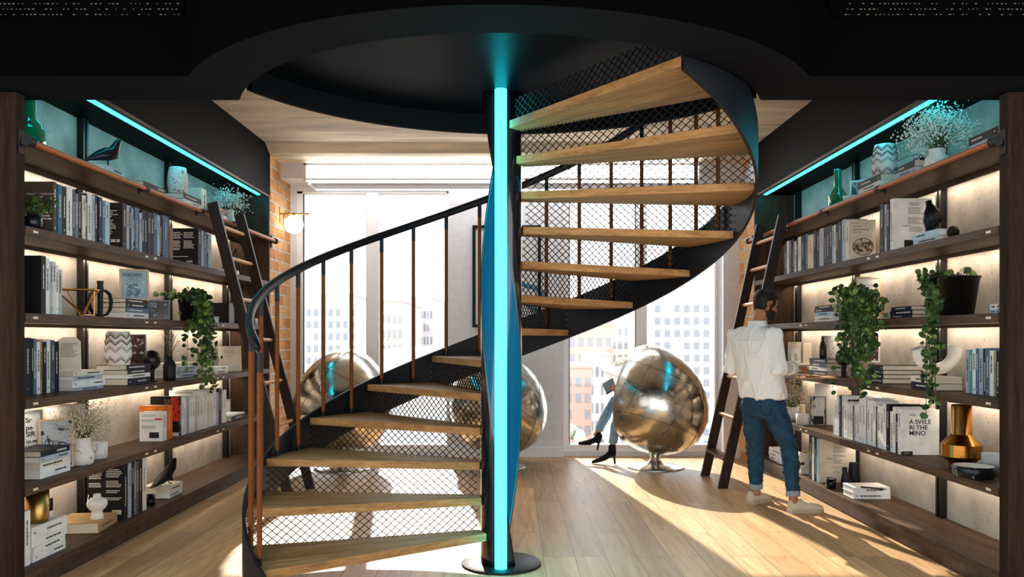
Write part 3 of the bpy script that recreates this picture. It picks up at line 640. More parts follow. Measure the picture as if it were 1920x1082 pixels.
B = row(-1, Z2, .02, '230.5 d238:.308/.2 s243:.30 k247:.285 l250:.29 k255:.285 b263:.308 s267:.28 k272:.304 n277:.30 d284:.30 k288:.297 e295:.312 l300:.305 k306:.305 b317:.318', 'the black cover', 'second', GA, labels={0: 'black book with dense pale print on its cover amid the second shelf'})
cover_dashes(B[0], -1, [(.015, .285, 2, .1, .008), (.015, .25, 4, .15, .007), (.015, .185, 5, .15, .007), (.015, .12, 3, .13, .007), (.12, .04, 1, .06, .02)], INKL, 5)
ya, yb = Yx(318, -2.63), Yx(326, -2.63)
r = root('bookend', 'plain brown wooden bookend block between two rows of books on the second shelf', 'bookend', (-2.63, (ya+yb)/2, Z2)); MB().box(-2.82, -2.632, ya+.005, yb-.01, Z2, Z2+.245).build('block', wood_mat('bookend wood', '#6b4326', '#9a673c', 2), r, bevel=.002)
C_ = row(-1, Z2, .02, '371 k378:.31/.245 s382:.3 b388:.3 k391:.29 l397:.295', 'the bookend', 'second', GA, labels={0: 'dark book with two columns of pale print on its cover just past the bookend'})
cover_dashes(C_[0], -1, [(.02, .27, 4, .08, .008), (.02, .2, 5, .08, .006), (.02, .14, 2, .09, .006), (.125, .27, 4, .085, .007), (.125, .2, 6, .085, .006), (.02, .07, 1, .18, .006), (.15, .025, 1, .05, .014)], INKL, 9)
cover_patch(C_[0], -1, .0, .24, .305, .309, M('cover black', CN['k'][1]), 'cover_band')
# third shelf
GD = 'upright books on the third shelf opposite the man'
row(-1, Z3, .02, '78 k87:.325/.21 w94:.315 s99:.30 c105:.302 w110.5:.285 s116.5:.262', 'the end panel', 'third', GD)
# fourth shelf
row(-1, Z4, .2, '47 n60:.335 k64:.33 b70:.33 w76:.31 t81:.325 n88:.31 w96:.325 g103:.32 n112:.31', 'the end panel', 'fourth', 'upright books on the fourth shelf opposite the man')
# fifth shelf
GF = 'white books on the fifth shelf opposite the man'
Fz = row(-1, Z5, .1, '304.5 w313:.228/.175 o325:.268/.21 _337:.1 k341:.322/.235 w346:.32 w351:.31 s356:.305 w361:.3 w366:.305 _371:.1 c374:.30 w383:.345/.26 w389:.33 c393:.3 w400:.31 w406:.335 s411:.3 k416:.33 c418:.285 w425:.31', 'the grey flyer', 'fifth', GF,
   labels={0: 'small white book with a red arrow on its printed back cover, fifth shelf', 1: 'book with an orange picture band on its cover behind the small white book', 3: 'book with a black and red cover standing behind the orange one'})
cover_dashes(Fz[0], -1, [(.015, .205, 3, .12, .0035), (.015, .165, 3, .12, .0035), (.015, .12, 4, .12, .0035)], M('grey ink', '#8a8a86', .7), 11); cover_patch(Fz[0], -1, .075, .15, .025, .07, INKD); cover_patch(Fz[0], -1, .115, .175, .165, .178, M('red ink', '#c3231c', .5), 'red_arrow')
cover_patch(Fz[1], -1, .0, .21, .0, .2, M('cover white', CN['w'][1])); cover_patch(Fz[1], -1, .0, .2, .205, .26, M('orange print', '#d8731f', .5, noise=(30, .5)), 'orange_band')
cover_patch(Fz[2], -1, .17, .233, .12, .32, M('red print', '#c8321c', .5, spots=(30, '#16171b', .55))); cover_patch(Fz[2], -1, .11, .168, .15, .3, M('dark print', '#4a2a28', .5, spots=(40, '#b8b4ae', .6)), 'cover_picture'); cover_patch(Fz[2], -1, .17, .233, .0, .03, M('cover white', CN['w'][1]), 'cover_band')
cover_dashes([o for o in Fz if DIM[o.name][2] == .345][0], -1, [(.05, .32, 1, .17, .008)], M('grey ink', '#8a8a86'), 12)
# bottom shelf
G_ = row(-1, Z6, .06, '233 k241:.382/.25 s247:.38 k252:.38 v257:.38 g261:.375 k268:.385 w276:.384', 'the black printed cover', 'bottom', 'upright books on the bottom shelf opposite the man', labels={0: 'tall book with a black cover of dense pale print behind the white vase'})
cover_dashes(G_[0], -1, [(.012, .33, 5, .085, .006), (.012, .25, 3, .085, .006), (.13, .345, 5, .1, .0065), (.13, .265, 4, .1, .0065), (.13, .2, 2, .1, .0065), (.02, .15, 2, .22, .006)], INKL, 15); cover_patch(G_[0], -1, .17, .235, .04, .07, M('pale label', '#cbbfa8', .6)); cover_patch(G_[0], -1, .0, .25, .3811, .3815, INKD, 'cover_band')
row(-1, Z6, .06, '46 w58:.302', 'the end panel', 'bottom', 'upright books on the bottom shelf opposite the man', labels={0: 'white book standing upright against the end panel beside the brass cup'})
# lying books
zb = stack(-1, Z1_, .07, 195, 235, 's:.034 l:.034', 'under the black bird', 'lying books under the black bird opposite the man', .15)
stack(-1, Z1_, .07, 269, 312, 's:.034 d:.034', 'beside the speckled vase, top shelf', 'lying books beside the speckled vase', .17)
zv = stack(-1, Z1_, .07, 346, 377, 'k:.03 w:.035 k:.045', 'under the speckled vase opposite the man', 'lying books under the speckled vase', .2)
zs_ = stack(-1, Z1_, .06, 404, 426, 'c:.03 w:.028 k:.026 t:.03', 'beside the white flower vase, top shelf', 'lying books beside the white flower vase', .15)
z3s = stack(-1, Z3, .05, 235, 279, 'w:.04 b:.034 n:.034 k:.028', 'between the black vessel and the clock', 'lying books by the clock', .19)
stack(-1, Z3, .08, 402, 411, 'w:.03 s:.025', 'half behind the trailing ivy, third shelf', 'lying books behind the ivy', .12)
z4a = stack(-1, Z4, .12, 140, 193, 's:.02 w:.045 s:.028 c:.03', 'under the white printed card, fourth shelf', 'lying books under the printed card', .18, rots=[-.05, -.09, .02, -.06])
z4b = stack(-1, Z4, .07, 238, 283, 'n:.048 w:.03 k:.03 n:.036', 'under the zigzag vase opposite the man', 'lying books under the zigzag vase opposite the man', .22)
stack(-1, Z4, .14, 333, 371, 's:.03 s:.03 s:.03 w:.032', 'behind the black bottle vase with twigs', 'lying books behind the twigs', .2)
stack(-1, Z4, .1, 404, 428, 'c:.03 w:.034', 'at the foot of the trailing ivy', 'lying books at the foot of the ivy', .12)
z5a = stack(-1, Z5, .07, 75, 133, 'w:.056 c:.034 s:.034 n:.034', 'under the spectacles opposite the man', 'lying books under the spectacles opposite the man', .2, rots=[0, .01, -.02, .01])
stack(-1, Z5, .08, 433, 459, 'k:.045 w:.012', 'past the white books, fifth shelf', 'flat books past the white row', .16)
z6a = stack(-1, Z6, .06, 61, 125, 'w:.045 w:.04 w:.042 w:.07', 'under the brass cup, bottom shelf', 'lying white books under the brass cup', .16)
z6b = stack(-1, Z6, .07, 177, 227, 't:.065', 'of one below the round white vase', 'flat book under the white vase', .3, rots=[.12])
z6c = stack(-1, Z6, .07, 317, 343, 'w:.042 c:.05', 'under the black bird sculpture, bottom shelf', 'lying books under the bird sculpture', .22)
stack(-1, Z2, .1, 432, 449, 'w:.03 w:.025', 'behind the ladder, second shelf', 'lying white books behind the ladder', .15)
# wares, top shelf
GG = M('green glass', '#0d6a48', .06, coat=.5, spec=.8)
def green_bottle(label, p, k=1.):
    return vase('glass_bottle', label, 'bottle', p, [(.06*k, 0), (.082*k, .004), (.085*k, .02), (.085*k, .095), (.08*k, .107), (.068*k, .111), (.066*k, .125), (.05*k, .15), (.036*k, .165), (.034*k, .18), (.034*k, .31), (.03*k, .318), (.026*k, .312), (.026*k, .2)], GG, 'body', 40)
p = P(-1, 55, .12, Z1_); green_bottle('tall green glass bottle with stepped shoulders opposite the man by the end panel', p)
def bird(label, p, dirx, k=1., mat=None):
    r = root('bird_figurine', label, 'figurine', p); m = MB(); d = Vector(dirx).normalized(); pts = []; ra = []
    for t, x, z, a in ((0, -.135, .02, .004), (1, -.09, .045, .012), (2, -.04, .07, .028), (3, .01, .088, .04), (4, .05, .1, .038), (5, .066, .138, .026), (6, .08, .17, .018), (7, .093, .188, .013), (8, .11, .19, .003)):
        pts.append(d*(x*k)+Vector((0, 0, z*k))); ra.append(a*k)
    m.tube(pts, ra, 16); m.build('body', mat or CERK, r, world=False)
    MB().tube([d*.01*k+Vector((.008, 0, .055*k)), d*.012*k+Vector((.008, 0, 0))], .003, 6).tube([d*.03*k+Vector((-.008, 0, .06*k)), d*.032*k+Vector((-.008, 0, 0))], .003, 6).build('wire_legs', STEELK, r, world=False)
    return r
p = P(-1, 196, .15, zb); bird('matte black bird figurine with upturned beak on two pale books, top shelf', p, (.55, .83, 0), 1.15, M('black lacquer', '#14161a', .3))
p = P(-1, 333, .16, zv); vase('vase', 'tall speckled white vase lit cyan on the top shelf opposite the man', 'vase', p, hollow([(.066, 0), (.074, .01), (.08, .07), (.08, .12), (.074, .18), (.066, .22), (.062, .222)]), TERR)
p = P(-1, 370, .2, Z1_); r = root('slipcase', 'white box-shaped slipcase standing behind the lying books on the top shelf', 'box', p); MB().box(p.x-.07, p.x+.06, p.y-.06, p.y+.055, p.z, p.z+.25).build('case', cmat('c'), r, bevel=.002); m = MB(); dash_lines(m, lambda u, v: (p.x+.0606, p.y+v, p.z+.2-u), 1, .1, .12, .02, 3); m.build('lettering', INKD, r)
p = P(-1, 399, .24, Z1_); r = root('drinking_glass', 'clear tumbler behind the lying books near the white flower vase', 'glass', p); MB().lathe(hollow([(.03, 0), (.034, .005), (.038, .13)], .003), p, 24).build('tumbler', glassy('tumbler glass', '#cfe6ea', .02, .3), r)
FV = [(.05, 0), (.056, .006), (.058, .03), (.05, .07), (.036, .1), (.036, .125), (.046, .145)]
def flower_vase(label, p, prof, mat, sp, h, bl, n=60, size=.0065, lean=(0, 0, 0), seed=1, per=14, z0=None, group=None):
    r = vase('flower_vase', label, 'flower vase', p, hollow(prof, .005), mat, 'vase', group=group); top = prof[-1][1]
    spray(r, Vector(p)+Vector((0, 0, top-.03)), n, sp, h, bl, STG, size, per, Vector(lean), seed); return r
p = P(-1, 431, .1, Z1_); flower_vase('white vase of feathery pale flowers on the top shelf near the ladder', p, FV, CERW, .17, .26, BLW, 60, seed=2)
p = P(-1, 448, .045, Z1_); r = root('cup', 'tiny white cup beside the flower vase on the top shelf', 'cup', p); MB().lathe(hollow([(.02, 0), (.024, .004), (.026, .045)], .003), p, 20).build('bowl', CERW, r)
# second shelf
p = P(-1, 59, .09, Z2); r = vase('potted_plant', 'small leafy plant in a dark glazed pot before the brown book cover', 'potted plant', p, hollow([(.04, 0), (.052, .01), (.058, .04), (.056, .07), (.05, .085)]), M('blue black glaze', '#10161d', .2), 'pot')
q = random.Random(3); ivy(r, [[p+Vector((0, 0, .07)), p+Vector((q.gauss(0, .045), q.gauss(0, .04), .13)), p+Vector((q.gauss(0, .07), q.gauss(0, .05), q.uniform(.12, .22)))] for i in range(16)], 4, .024, .9)
p = P(-1, 434, .12, Z2+.066); r = root('sculpture', 'black folded angular sculpture on white books behind the ladder', 'sculpture', p)
MB().tube([(p.x-.05, p.y, p.z), (p.x+.03, p.y+.04, p.z+.2), (p.x+.06, p.y-.02, p.z+.005)], .009, 4).tube([(p.x-.05, p.y, p.z+.008), (p.x+.05, p.y+.1, p.z+.008), (p.x+.03, p.y+.04, p.z+.2)], .009, 4).build('frame', STEELK, r)
# third shelf
a = P(-1, 150, .14, Z3+.006); r = root('wire_sculpture', 'open geometric brass wire sculpture on the third shelf', 'sculpture', a); m = MB(); t = .0055
k = [a+Vector(v) for v in ((.09, -.12, 0), (.09, .0, 0), (-.10, -.12, .165), (.03, -.12, .165), (.09, .0, .165), (-.10, .03, .165), (-.03, .06, 0), (.09, .06, .165))]
for i, j in ((2, 4), (4, 7), (2, 5), (5, 7), (1, 4), (6, 5), (0, 2), (6, 7), (0, 6), (1, 6), (0, 1), (0, 4)): m.tube([k[i], k[j]], t, 6)
m.build('wire', BRASS, r)
a = P(-1, 188, .1, Z3+.003); r = root('vessel', 'black loop-handled vessel beside the brass wire sculpture', 'vase', a); m = MB()
m.tube([a+Vector((0, 0, z)) for z in (0, .02, .15, .19, .2, .235)], [.02, .016, .018, .022, .018, .022], 12)
for s in (1, -1): m.tube([a+Vector((s*.5*x, s*x, z)) for x, z in ((0, .175), (.035, .172), (.062, .15), (.072, .1), (.064, .05), (.04, .015), (0, .006))], .012, 8, ab=[(.016, .008)]*7, ref=(1, -.3, 0))
m.build('body', CERK, r)
p = P(-1, 252, .17, z3s); r = frame('pale wood frame with a blue print leaning on the lying books opposite the man', p, .2, .235, .14, .5, WOODP, PAPB); MB().box(-.05, .04, .006, .0075, .03, .13).build('photograph', M('blue wave print', '#5c7f98', .6, spots=(22, '#c8d3d8', .5, 2)), r, world=False); text('SNOWY', .036, INKD, r, tf(-.08, .18, .0))
p = P(-1, 294, .11, Z3); r = root('desk_clock', 'black cube clock with pale digits beside the lying books', 'clock', group=None, mtx=Matrix.Translation(p) @ Matrix.Rotation(.62, 4, 'Z')); MB().box(-.08, .08, -.065, .065, 0, .152).build('case', M('clock black', '#0f0c0a', .5, spec=.15), r, world=False, bevel=.008)
f = MB().box(-.078, .078, -.069, -.0651, .004, .149).build('face', M('clock face', '#0a0b0e', .15), r, world=False, bevel=.001); m = MB().box(-.078, -.073, -.0705, -.069, .004, .149).box(.073, .078, -.0705, -.069, .004, .149).box(-.073, .073, -.0705, -.069, .144, .149).box(-.073, .073, -.0705, -.069, .004, .009); m.build('bezel', M('pale grey trim', '#8f949c', .4), r, world=False)
K = Matrix(((1, 0, 0, 0), (0, 0, -1, -.0695), (0, 1, 0, 0), (0, 0, 0, 1)))
for b, s, x, z in (('02', .048, -.062, .095), ('05', .022, .035, .108), ('1:2', .022, -.06, .065), ('SET', .024, -.04, .025), ('25', .02, .042, .02)): text(b, s, M('clock digits', '#b9bec6', .5), r, Matrix.Translation((x, 0, z)) @ K)
p = P(-1, 357, .16, Z3); r = vase('potted_ivy', 'trailing ivy in a black pot hanging down from the third shelf opposite the man', 'potted plant', p, hollow([(.075, 0), (.08, .006), (.1, .19), (.104, .192)]), M('black plastic pot', '#0d0d0e', .4), 'pot')
q = random.Random(5); st = []
for i in range(20):
    pxe = q.gauss(383, 9); drop = q.uniform(.15, .62) if i < 15 else q.uniform(.0, .1); Xd = 2.565-q.random()*.05; Y = Yx(pxe, -Xd)
    st.append([p+Vector((q.gauss(0, .05), q.gauss(0, .05), .2)), p+Vector((q.uniform(.03, .1), q.gauss(.0, .06), .26)), Vector((-Xd, Y-.02, Z3+q.uniform(.05, .15))), Vector((-Xd, Y, Z3-.05)), Vector((-Xd+q.gauss(0, .03), Y+q.gauss(0, .05), Z3-drop))])
st.append([p+Vector((.02, 0, .2)), p+Vector((.12, -.06, .2)), Vector((-2.57, Yx(352, -2.57), Z3-.1)), Vector((-2.57, Yx(350, -2.57), Z3-.4))])
for i in range(7): st.append([p+Vector((q.gauss(0, .05), q.gauss(0, .05), .18)), p+Vector((q.gauss(0, .09), q.gauss(0, .09), .25)), p+Vector((q.gauss(.04, .1), q.gauss(-.06, .08), q.uniform(.06, .25)))])
ivy(r, st, 6, .042, .62)
p = P(-1, 421, .1, Z3); r = root('box', 'plain black box past the ivy on the third shelf', 'box', p); MB().box(p.x-.1, p.x+.06, p.y-.05, p.y+.09, p.z, p.z+.19).build('box_shell', CERK, r, bevel=.003)
p = P(-1, 452, .12, Z3); r = vase('potted_plant', 'low green plant in a dark pot behind the ladder rungs', 'potted plant', p, hollow([(.05, 0), (.055, .005), (.06, .13)]), M('blue black glaze', '#10161d', .2), 'pot')
ivy(r, [[p+Vector((0, 0, .12)), p+Vector((q.gauss(0, .06), q.gauss(0, .05), q.uniform(.15, .2)))] for i in range(14)], 8, .03, 1)
p = P(-1, 478, .05, Z3); r = root('cup', 'small white cup on the third shelf seen between ladder and handrail', 'cup', p); MB().lathe(hollow([(.022, 0), (.028, .004), (.03, .06)], .003), p, 20).build('bowl', CERW, r)
# fourth shelf
p = P(-1, 143, .13, z4a); r = root('card', 'white printed card propped up on lying books, fourth shelf', 'card', group=None, mtx=Matrix.Translation(p+Vector((-.03, -.03, .002))) @ Matrix.Rotation(.25, 4, 'Z') @ Matrix.Rotation(-.12, 4, 'X'))
m = MB(); m.loft([[Vector((x, y, z)) for x, z in ((-.075, 0), (.07, 0), (.06, .19), (.03, .215), (-.04, .215), (-.075, .19))] for y in (0, .008)], 0, False); m.build('board', cmat('c'), r, world=False, fix=True); m = MB(); dash_lines(m, lambda u, v: (-.05+u, -.0007, .17+v), 8, .06, .1, .006, 5); m.build('lettering', M('grey ink', '#8a8a86'), r, world=False)
def zigzag_vase(label, p, h, R):
    prof = [(R*.8, 0), (R*.84, .006), (R*.98, h*.28), (R, h*.45), (R*.93, h*.75), (R*.82, h*.97), (R*.79, h)]
    r = vase('zigzag_vase', label, 'vase', p, hollow(prof, .006), CERW); m = MB()
    def rad(z):
        for (ra, za), (rb, zb_) in zip(prof, prof[1:]):
            if z <= zb_: return ra+(rb-ra)*(z-za)/(zb_-za)
        return prof[-1][0]
    for zz, t in ((.13, .0035), (.19, .002), (.44, .0018), (.49, .0018), (.66, .0038), (.71, .002), (.84, .004), (.9, .002)):
        pts = []
        for i in range(56):
            a = 2*pi*i/56; z = h*zz+h*.085*(abs((i % 8)-4)/2-1)*.8; z = min(max(z, .004), h-.004); ra = rad(z)+.0006; pts.append(Vector((ra*math.cos(a), ra*math.sin(a), z)))
        pts.append(pts[0]); m.tube(pts, t, 5)
    m.build('zigzag_line', M('zigzag ink', '#5b4f49', .7), r, world=False); return r
p = P(-1, 222, .15, z4b); zigzag_vase('cream vase with dark zigzag lines on books opposite the man', p, .235, .088)
p = P(-1, 253, .3, Z4); frame('dark print in a frame leaning on the wall behind the zigzag vase', p, .2, .36, .06, .9, M('pale trim', '#a9a49c'), M('dark print', '#232428', .6, noise=(30, .5)), fw=.008)
p = P(-1, 284, .12, Z4); r = root('sculpture', 'black disc sculpture on a short stand beside the lying books', 'sculpture', p); MB().ball((p.x, p.y, p.z+.165), .075, 28, 18, sc=(.9, .9, 1)).build('disc', M('black lacquer', '#14161a', .3), r); MB().lathe([(.045, 0), (.045, .006), (.022, .012), (.022, .1)], p, 20).build('stand', CERK, r)
p = P(-1, 318, .075, Z4); r = vase('bottle_vase', 'black bottle vase holding thin dry twigs, fourth shelf', 'vase', p, hollow([(.04, 0), (.045, .005), (.047, .03), (.047, .12), (.036, .15), (.023, .165), (.023, .185), (.027, .19)]), CERK)
spray(r, p+Vector((0, 0, .17)), 18, .11, .27, BLOSSOM, STEMB, .0035, 9, Vector((0, .06, .02)), 7)
p = P(-1, 432, .17, Z4+.002); r = root('card', 'plain white card standing beside the ladder, fourth shelf', 'card', group=None, mtx=Matrix.Translation(p) @ Matrix.Rotation(.55, 4, 'Z') @ Matrix.Rotation(-.14, 4, 'X')); MB().box(-.11, .11, 0, .012, 0, .25).build('board', cmat('c'), r, world=False); m = MB(); dash_lines(m, lambda u, v: (-.07+u, -.0007, .2+v), 2, .1, .12, .008, 4); m.build('lettering', M('faint ink', '#b9b4aa'), r, world=False)
# fifth shelf
def glasses(label, p, yaw):
    r = root('spectacles', label, 'spectacles', group=None, mtx=Matrix.Translation(p) @ Matrix.Rotation(yaw, 4, 'Z')); m = MB()
    for s in (1, -1):
        m.tube([(s*.033+.024*math.cos(t*pi/8), 0, .022+.02*math.sin(t*pi/8)) for t in range(17)], .002, 6); m.tube([(s*.057, 0, .03), (s*.06, .06, .026), (s*.057, .12, .002)], .0018, 6)
    m.tube([(-.009, 0, .026), (.009, 0, .026)], .0018, 6); m.build('rim_and_temples', M('tortoiseshell', '#3a2415', .25), r, world=False); return r
p = P(-1, 92, .13, z5a); glasses('spectacles lying on the stack of books near the dry bouquet', p, -.7)
r = frame('grey frame with black lettering behind the lying books, fifth shelf', P(-1, 52, .335, Z5), .2, .36, .07, 1.0, M('grey frame', '#8d8d8a', .5), PAPW)
for b, z in (('Sr', .285), ('pe', .24), ('SIR', .2), ('GA IPE', .16)): text(b, .042 if len(b) < 4 else .022, INKD, r, tf(.0, z, 0), bold=.0008)
frame('pale wood frame with a dark photograph behind the dry bouquet', P(-1, 106, .2, Z5), .19, .30, .1, .55, WOODP, M('dark plant photograph', '#aeb6bd', .6, spots=(9, '#2d3640', .52, 1.5)), fw=.012)
frame('taller pale wood frame standing behind the dry bouquet', P(-1, 121, .275, Z5), .24, .375, .05, .45, WOODP, PAPW, fw=.012)
p = P(-1, 153.5, .12, Z5); flower_vase('white bottle vase of dry cream blossom on the fifth shelf', p, [(.055, 0), (.066, .006), (.073, .035), (.07, .065), (.052, .1), (.048, .14), (.05, .172)], MARB, .18, .27, BLOSSOM, 90, .006, (.0, .03, 0), 9, 16)
p = P(-1, 184, .15, Z5); r = root('candle_bowl', 'round white stone candle bowl beside the dry bouquet', 'bowl', p); MB().lathe(hollow([(.05, 0), (.057, .005), (.058, .108)], .005, .07), p, 32).build('bowl', MARB, r)
frame('small pale frame at the end of the white books', P(-1, 424, .34, Z5), .1, .17, .06, .6, M('grey frame', '#8d8d8a', .5), PAPW, fw=.01)
# bottom shelf
p = P(-1, 70, .12, z6a); r = root('brass_cup', 'large brushed brass cup on the white books by the end panel', 'cup', p); MB().lathe(hollow([(.048, 0), (.056, .004), (.06, .03), (.06, .185)], .003), p, 32).build('bowl', M('brushed brass', '#b08a4e', .3, 1, stretch=(1, 1, 60), bump=(8, .1)), r)
p = P(-1, 90, .16, z6a); r = root('candle_jar', 'dark glass candle jar with a white foot behind the brass cup', 'candle', p); MB().lathe([(.024, .03), (.027, .035), (.027, .1), (.022, .104)], p, 20).build('jar', M('dark brown glass', '#1a0f0c', .1), r); MB().lathe([(.026, 0), (.028, .003), (.027, .03)], p, 20).build('foot', CERW, r)
p = P(-1, 182, .13, z6b); r = vase('vase', 'squat glossy white vase with a narrow neck on a flat book', 'vase', p, hollow([(.042, 0), (.044, .003), (.036, .03), (.034, .05), (.05, .066), (.062, .085), (.064, .1), (.058, .12), (.04, .134), (.024, .14), (.023, .16), (.025, .162)], .004), M('gloss white ceramic', '#e4e2dc', .15)); MB().tube([(-.03, -.05, .165), (-.032, -.058, .13), (-.03, -.06, .1)], .003, 6).build('spoon', M('bright steel', '#d8dade', .25, 1), r, world=False)
p = P(-1, 282, .1, Z6); r = root('cup', 'small black cup between tall books and bird sculpture, bottom shelf', 'cup', p); MB().lathe(hollow([(.03, 0), (.034, .004), (.035, .08)], .003), p, 24).build('bowl', M('gloss black', '#0b0b0d', .2), r)
p = P(-1, 308, .14, z6c); r = root('bird_figurine', 'black folded bird sculpture on white books, bottom shelf', 'figurine', p); MB().tube([p+Vector(v) for v in ((-.05, -.13, .0), (-.02, -.06, .03), (.0, .0, .06), (.03, .06, .13), (.05, .09, .2))], .02, 10, ab=[(.004, .008), (.012, .04), (.018, .055), (.012, .045), (.003, .014)], ref=(0, -.6, .8)).build('body', CERK, r); MB().tube([(p.x, p.y+.02, p.z+.07), (p.x+.02, p.y+.05, p.z+.005), (p.x+.03, p.y+.07, p.z+.005)], .004, 6).build('foot', CERK, r)
# ---------------------------------------------------------------- what stands on the shelves beside the man (sx = +1)
GR = 'upright books on the second shelf beside the man'
R_ = row(1, Z2, .02, '1469 k1475:.275 w1479:.315 g1484:.312 n1488:.315 w1492:.29 k1495:.3 w1501:.318 n1508:.315 e1514:.322 c1525:.30 n1530:.322 d1536:.31 s1544:.322 k1548:.31 d1554:.322 n1560:.32 s1563:.31 w1566:.315 k1571:.31 n1578:.325 l1585:.33 c1591:.315/.21', 'the emblem cover', 'second', GR,
     labels={21: 'cream book with a round brown emblem on its cover, second shelf beside the man'})
o = R_[0]; T, W, H = DIM[o.name]; m = MB(); t_ = -T/2
def ellipse(cx, cz, a, b, y, n=40): return [(cx+a*math.cos(2*pi*i/n), y, cz+b*math.sin(2*pi*i/n)) for i in range(n)]
m.add(ellipse(.112, .105, .084, .068, t_-.0006), [tuple(range(40))]); m.build('emblem_disc', M('emblem brown', '#5b4634', .7), o, world=False)
m = MB(); m.add(ellipse(.112, .105, .078, .062, t_-.0009), [tuple(range(40))]); m.build('emblem_field', M('emblem pale', '#c9bda8', .7, spots=(26, '#5b4634', .5, 1.2)), o, world=False)
cover_text(o, 1, .055, .118, 'OLLENS\nOUHNSSY', .024, M('emblem brown', '#5b4634', .7), .0006); cover_dashes(o, 1, [(.02, .285, 1, .08, .006), (.02, .262, 1, .1, .006), (.03, .235, 1, .14, .008), (.03, .215, 1, .07, .006)], M('grey ink', '#8a8a86', .7), 31)
m = MB(); m.tube([(.15+.018*math.cos(2*pi*i/14), t_-.0006, .275+.014*math.sin(2*pi*i/14)) for i in range(15)], .001, 4); m.build('emblem_ring', M('grey ink', '#8a8a86'), o, world=False)
B2 = row(1, Z2, .02, '1649 k1657:.345 s1662:.335 n1667:.33 w1673.5:.358/.27', 'the printed white cover', 'second', GR, labels={3: 'large white book with a printed column on its cover behind the black bird'})
cover_dashes(B2[0], 1, [(.11, .325, 3, .075, .005), (.1, .29, 5, .11, .005), (.1, .22, 5, .1, .005), (.06, .165, 1, .06, .006), (.11, .155, 4, .09, .005)], M('grey ink', '#8a8a86'), 33); cover_patch(B2[0], 1, .075, .17, .0, .07, INKD)
R4 = row(1, Z4, .14, '1809 s1816:.262 a1823:.262 w1829:.27 b1834:.272 s1841:.272 d1846:.27 b1855:.275 w1862:.262 t1866:.26 n1872:.262', 'the end panel', 'fourth', 'coloured books on the fourth shelf beside the man')
R5 = row(1, Z5, .06, '1561 w1565:.235 w1569:.285 w1573:.32 n1577:.335 w1582:.335/.3 w1587:.29 w1591:.285 c1594:.28 w1598:.29 g1600:.275 w1605:.285 w1610:.295 w1616:.335 w1622:.345/.24 s1625:.33 w1630:.335 w1636:.338 w1642:.335 k1644:.3 w1650:.31 w1655:.31 w1661:.33 k1667:.33/.24 w1673:.285 w1678:.32 n1683:.275 w1689.5:.312/.262', 'the facing cover', 'fifth', 'white books on the fifth shelf beside the man',
     labels={26: 'white book whose cover reads A SVIILE RI THE MINO, beside the brass vase', 4: 'tall white book with bold black letters along the top of its cover'})
o = R5[0]; cover_text(o, 1, .055, .212, 'A SVIILE\nRI THE\nMINO', .043, INKD, .0007); cover_text(o, 1, .058, .275, 'WISDOM FR\nTHE AUTHOR', .0075, INKD); cover_patch(o, 1, 0, .08, .0, .024, INKD, 'cover_band'); cover_text(o, 1, .02, .008, 'bluecut', .013, INKL)
for o2 in R5:
    if DIM[o2.name][2] == .335 and DIM[o2.name][1] == .3: cover_text(o2, 1, .03, .285, 'mowk', .04, INKD, .0035)
m = [o2 for o2 in R5 if DIM[o2.name][2] == .33 and DIM[o2.name][1] == .24][0]; cover_patch(m, 1, .12, .17, .29, .31, M('orange print', '#d8731f', .5), 'cover_print')
R6 = row(1, Z6, .04, '1516 n1522.5:.385 w1525.5:.38 k1530:.38 l1534:.379/.32', 'the large printed cover', 'bottom', 'upright books on the bottom shelf beside the man', labels={3: 'large pale book with a printed column on its cover on the bottom shelf'})
cover_patch(R6[0], 1, .004, .315, .002, .377, cmat('c'), 'cover_face'); cover_dashes(R6[0], 1, [(.125, .345, 9, .115, .0055), (.12, .235, 2, .13, .005), (.06, .205, 1, .1, .008), (.13, .19, 3, .08, .006), (.1, .13, 1, .11, .005), (.13, .09, 1, .05, .005)], M('grey ink', '#8a8a86'), 35)
# lying books
ra = stack(1, Z1_, .07, 1608, 1651, 'k:.035 w:.036 k:.05', 'under the cyan lit zigzag vase', 'lying books under the zigzag vase beside the man', .15)
rb = stack(1, Z1_, .08, 1680, 1716, 't:.03 s:.04 k:.045', 'under the spectacles on the top shelf', 'lying books under spectacles, top shelf', .15)
stack(1, Z1_, .06, 1815, 1871, 's:.045 d:.045', 'near the end panel above the man', 'lying books at the end of the top shelf', .18)
stack(1, Z1_, .08, 1473, 1490, 's:.035', 'alone on the top shelf behind the ladder', 'lying book on the top shelf behind the ladder', .15)
rc = stack(1, Z2, .04, 1712, 1757, 's:.036 l:.04', 'under the black bird beside the man', 'lying books under the bird beside the man', .15)
stack(1, Z3, .07, 1527, 1561, 'w:.05 l:.034 k:.03 k:.026', 'beside the wire planter', 'lying books beside the wire planter', .2)
stack(1, Z3, .07, 1668, 1710, 'n:.022 n:.03 n:.026', 'left of the large black pot, third shelf', 'navy books beside the black pot', .2)
stack(1, Z3, .1, 1856, 1871, 'l:.024 w:.03', 'past the large black pot', 'lying books by the end panel, third shelf', .12)
rd = stack(1, Z4, .16, 1470, 1500, 'c:.035 w:.04', 'under the white cards beyond the hand', 'lying books under the white cards', .2)
re_ = stack(1, Z4, .07, 1517, 1550, 'n:.045 w:.034 n:.034 n:.036', 'between the hand and the ivy', 'lying books between hand and ivy', .18)
rf = stack(1, Z4, .08, 1627, 1655, 'k:.036 k:.03 k:.032 k:.034', 'in the stack behind the ivy, fourth shelf', 'black spined books behind the ivy', .3)
rg = stack(1, Z4, .04, 1705, 1751, 'n:.045 c:.04', 'under the white horseshoe sculpture', 'lying books under the horseshoe sculpture', .19)
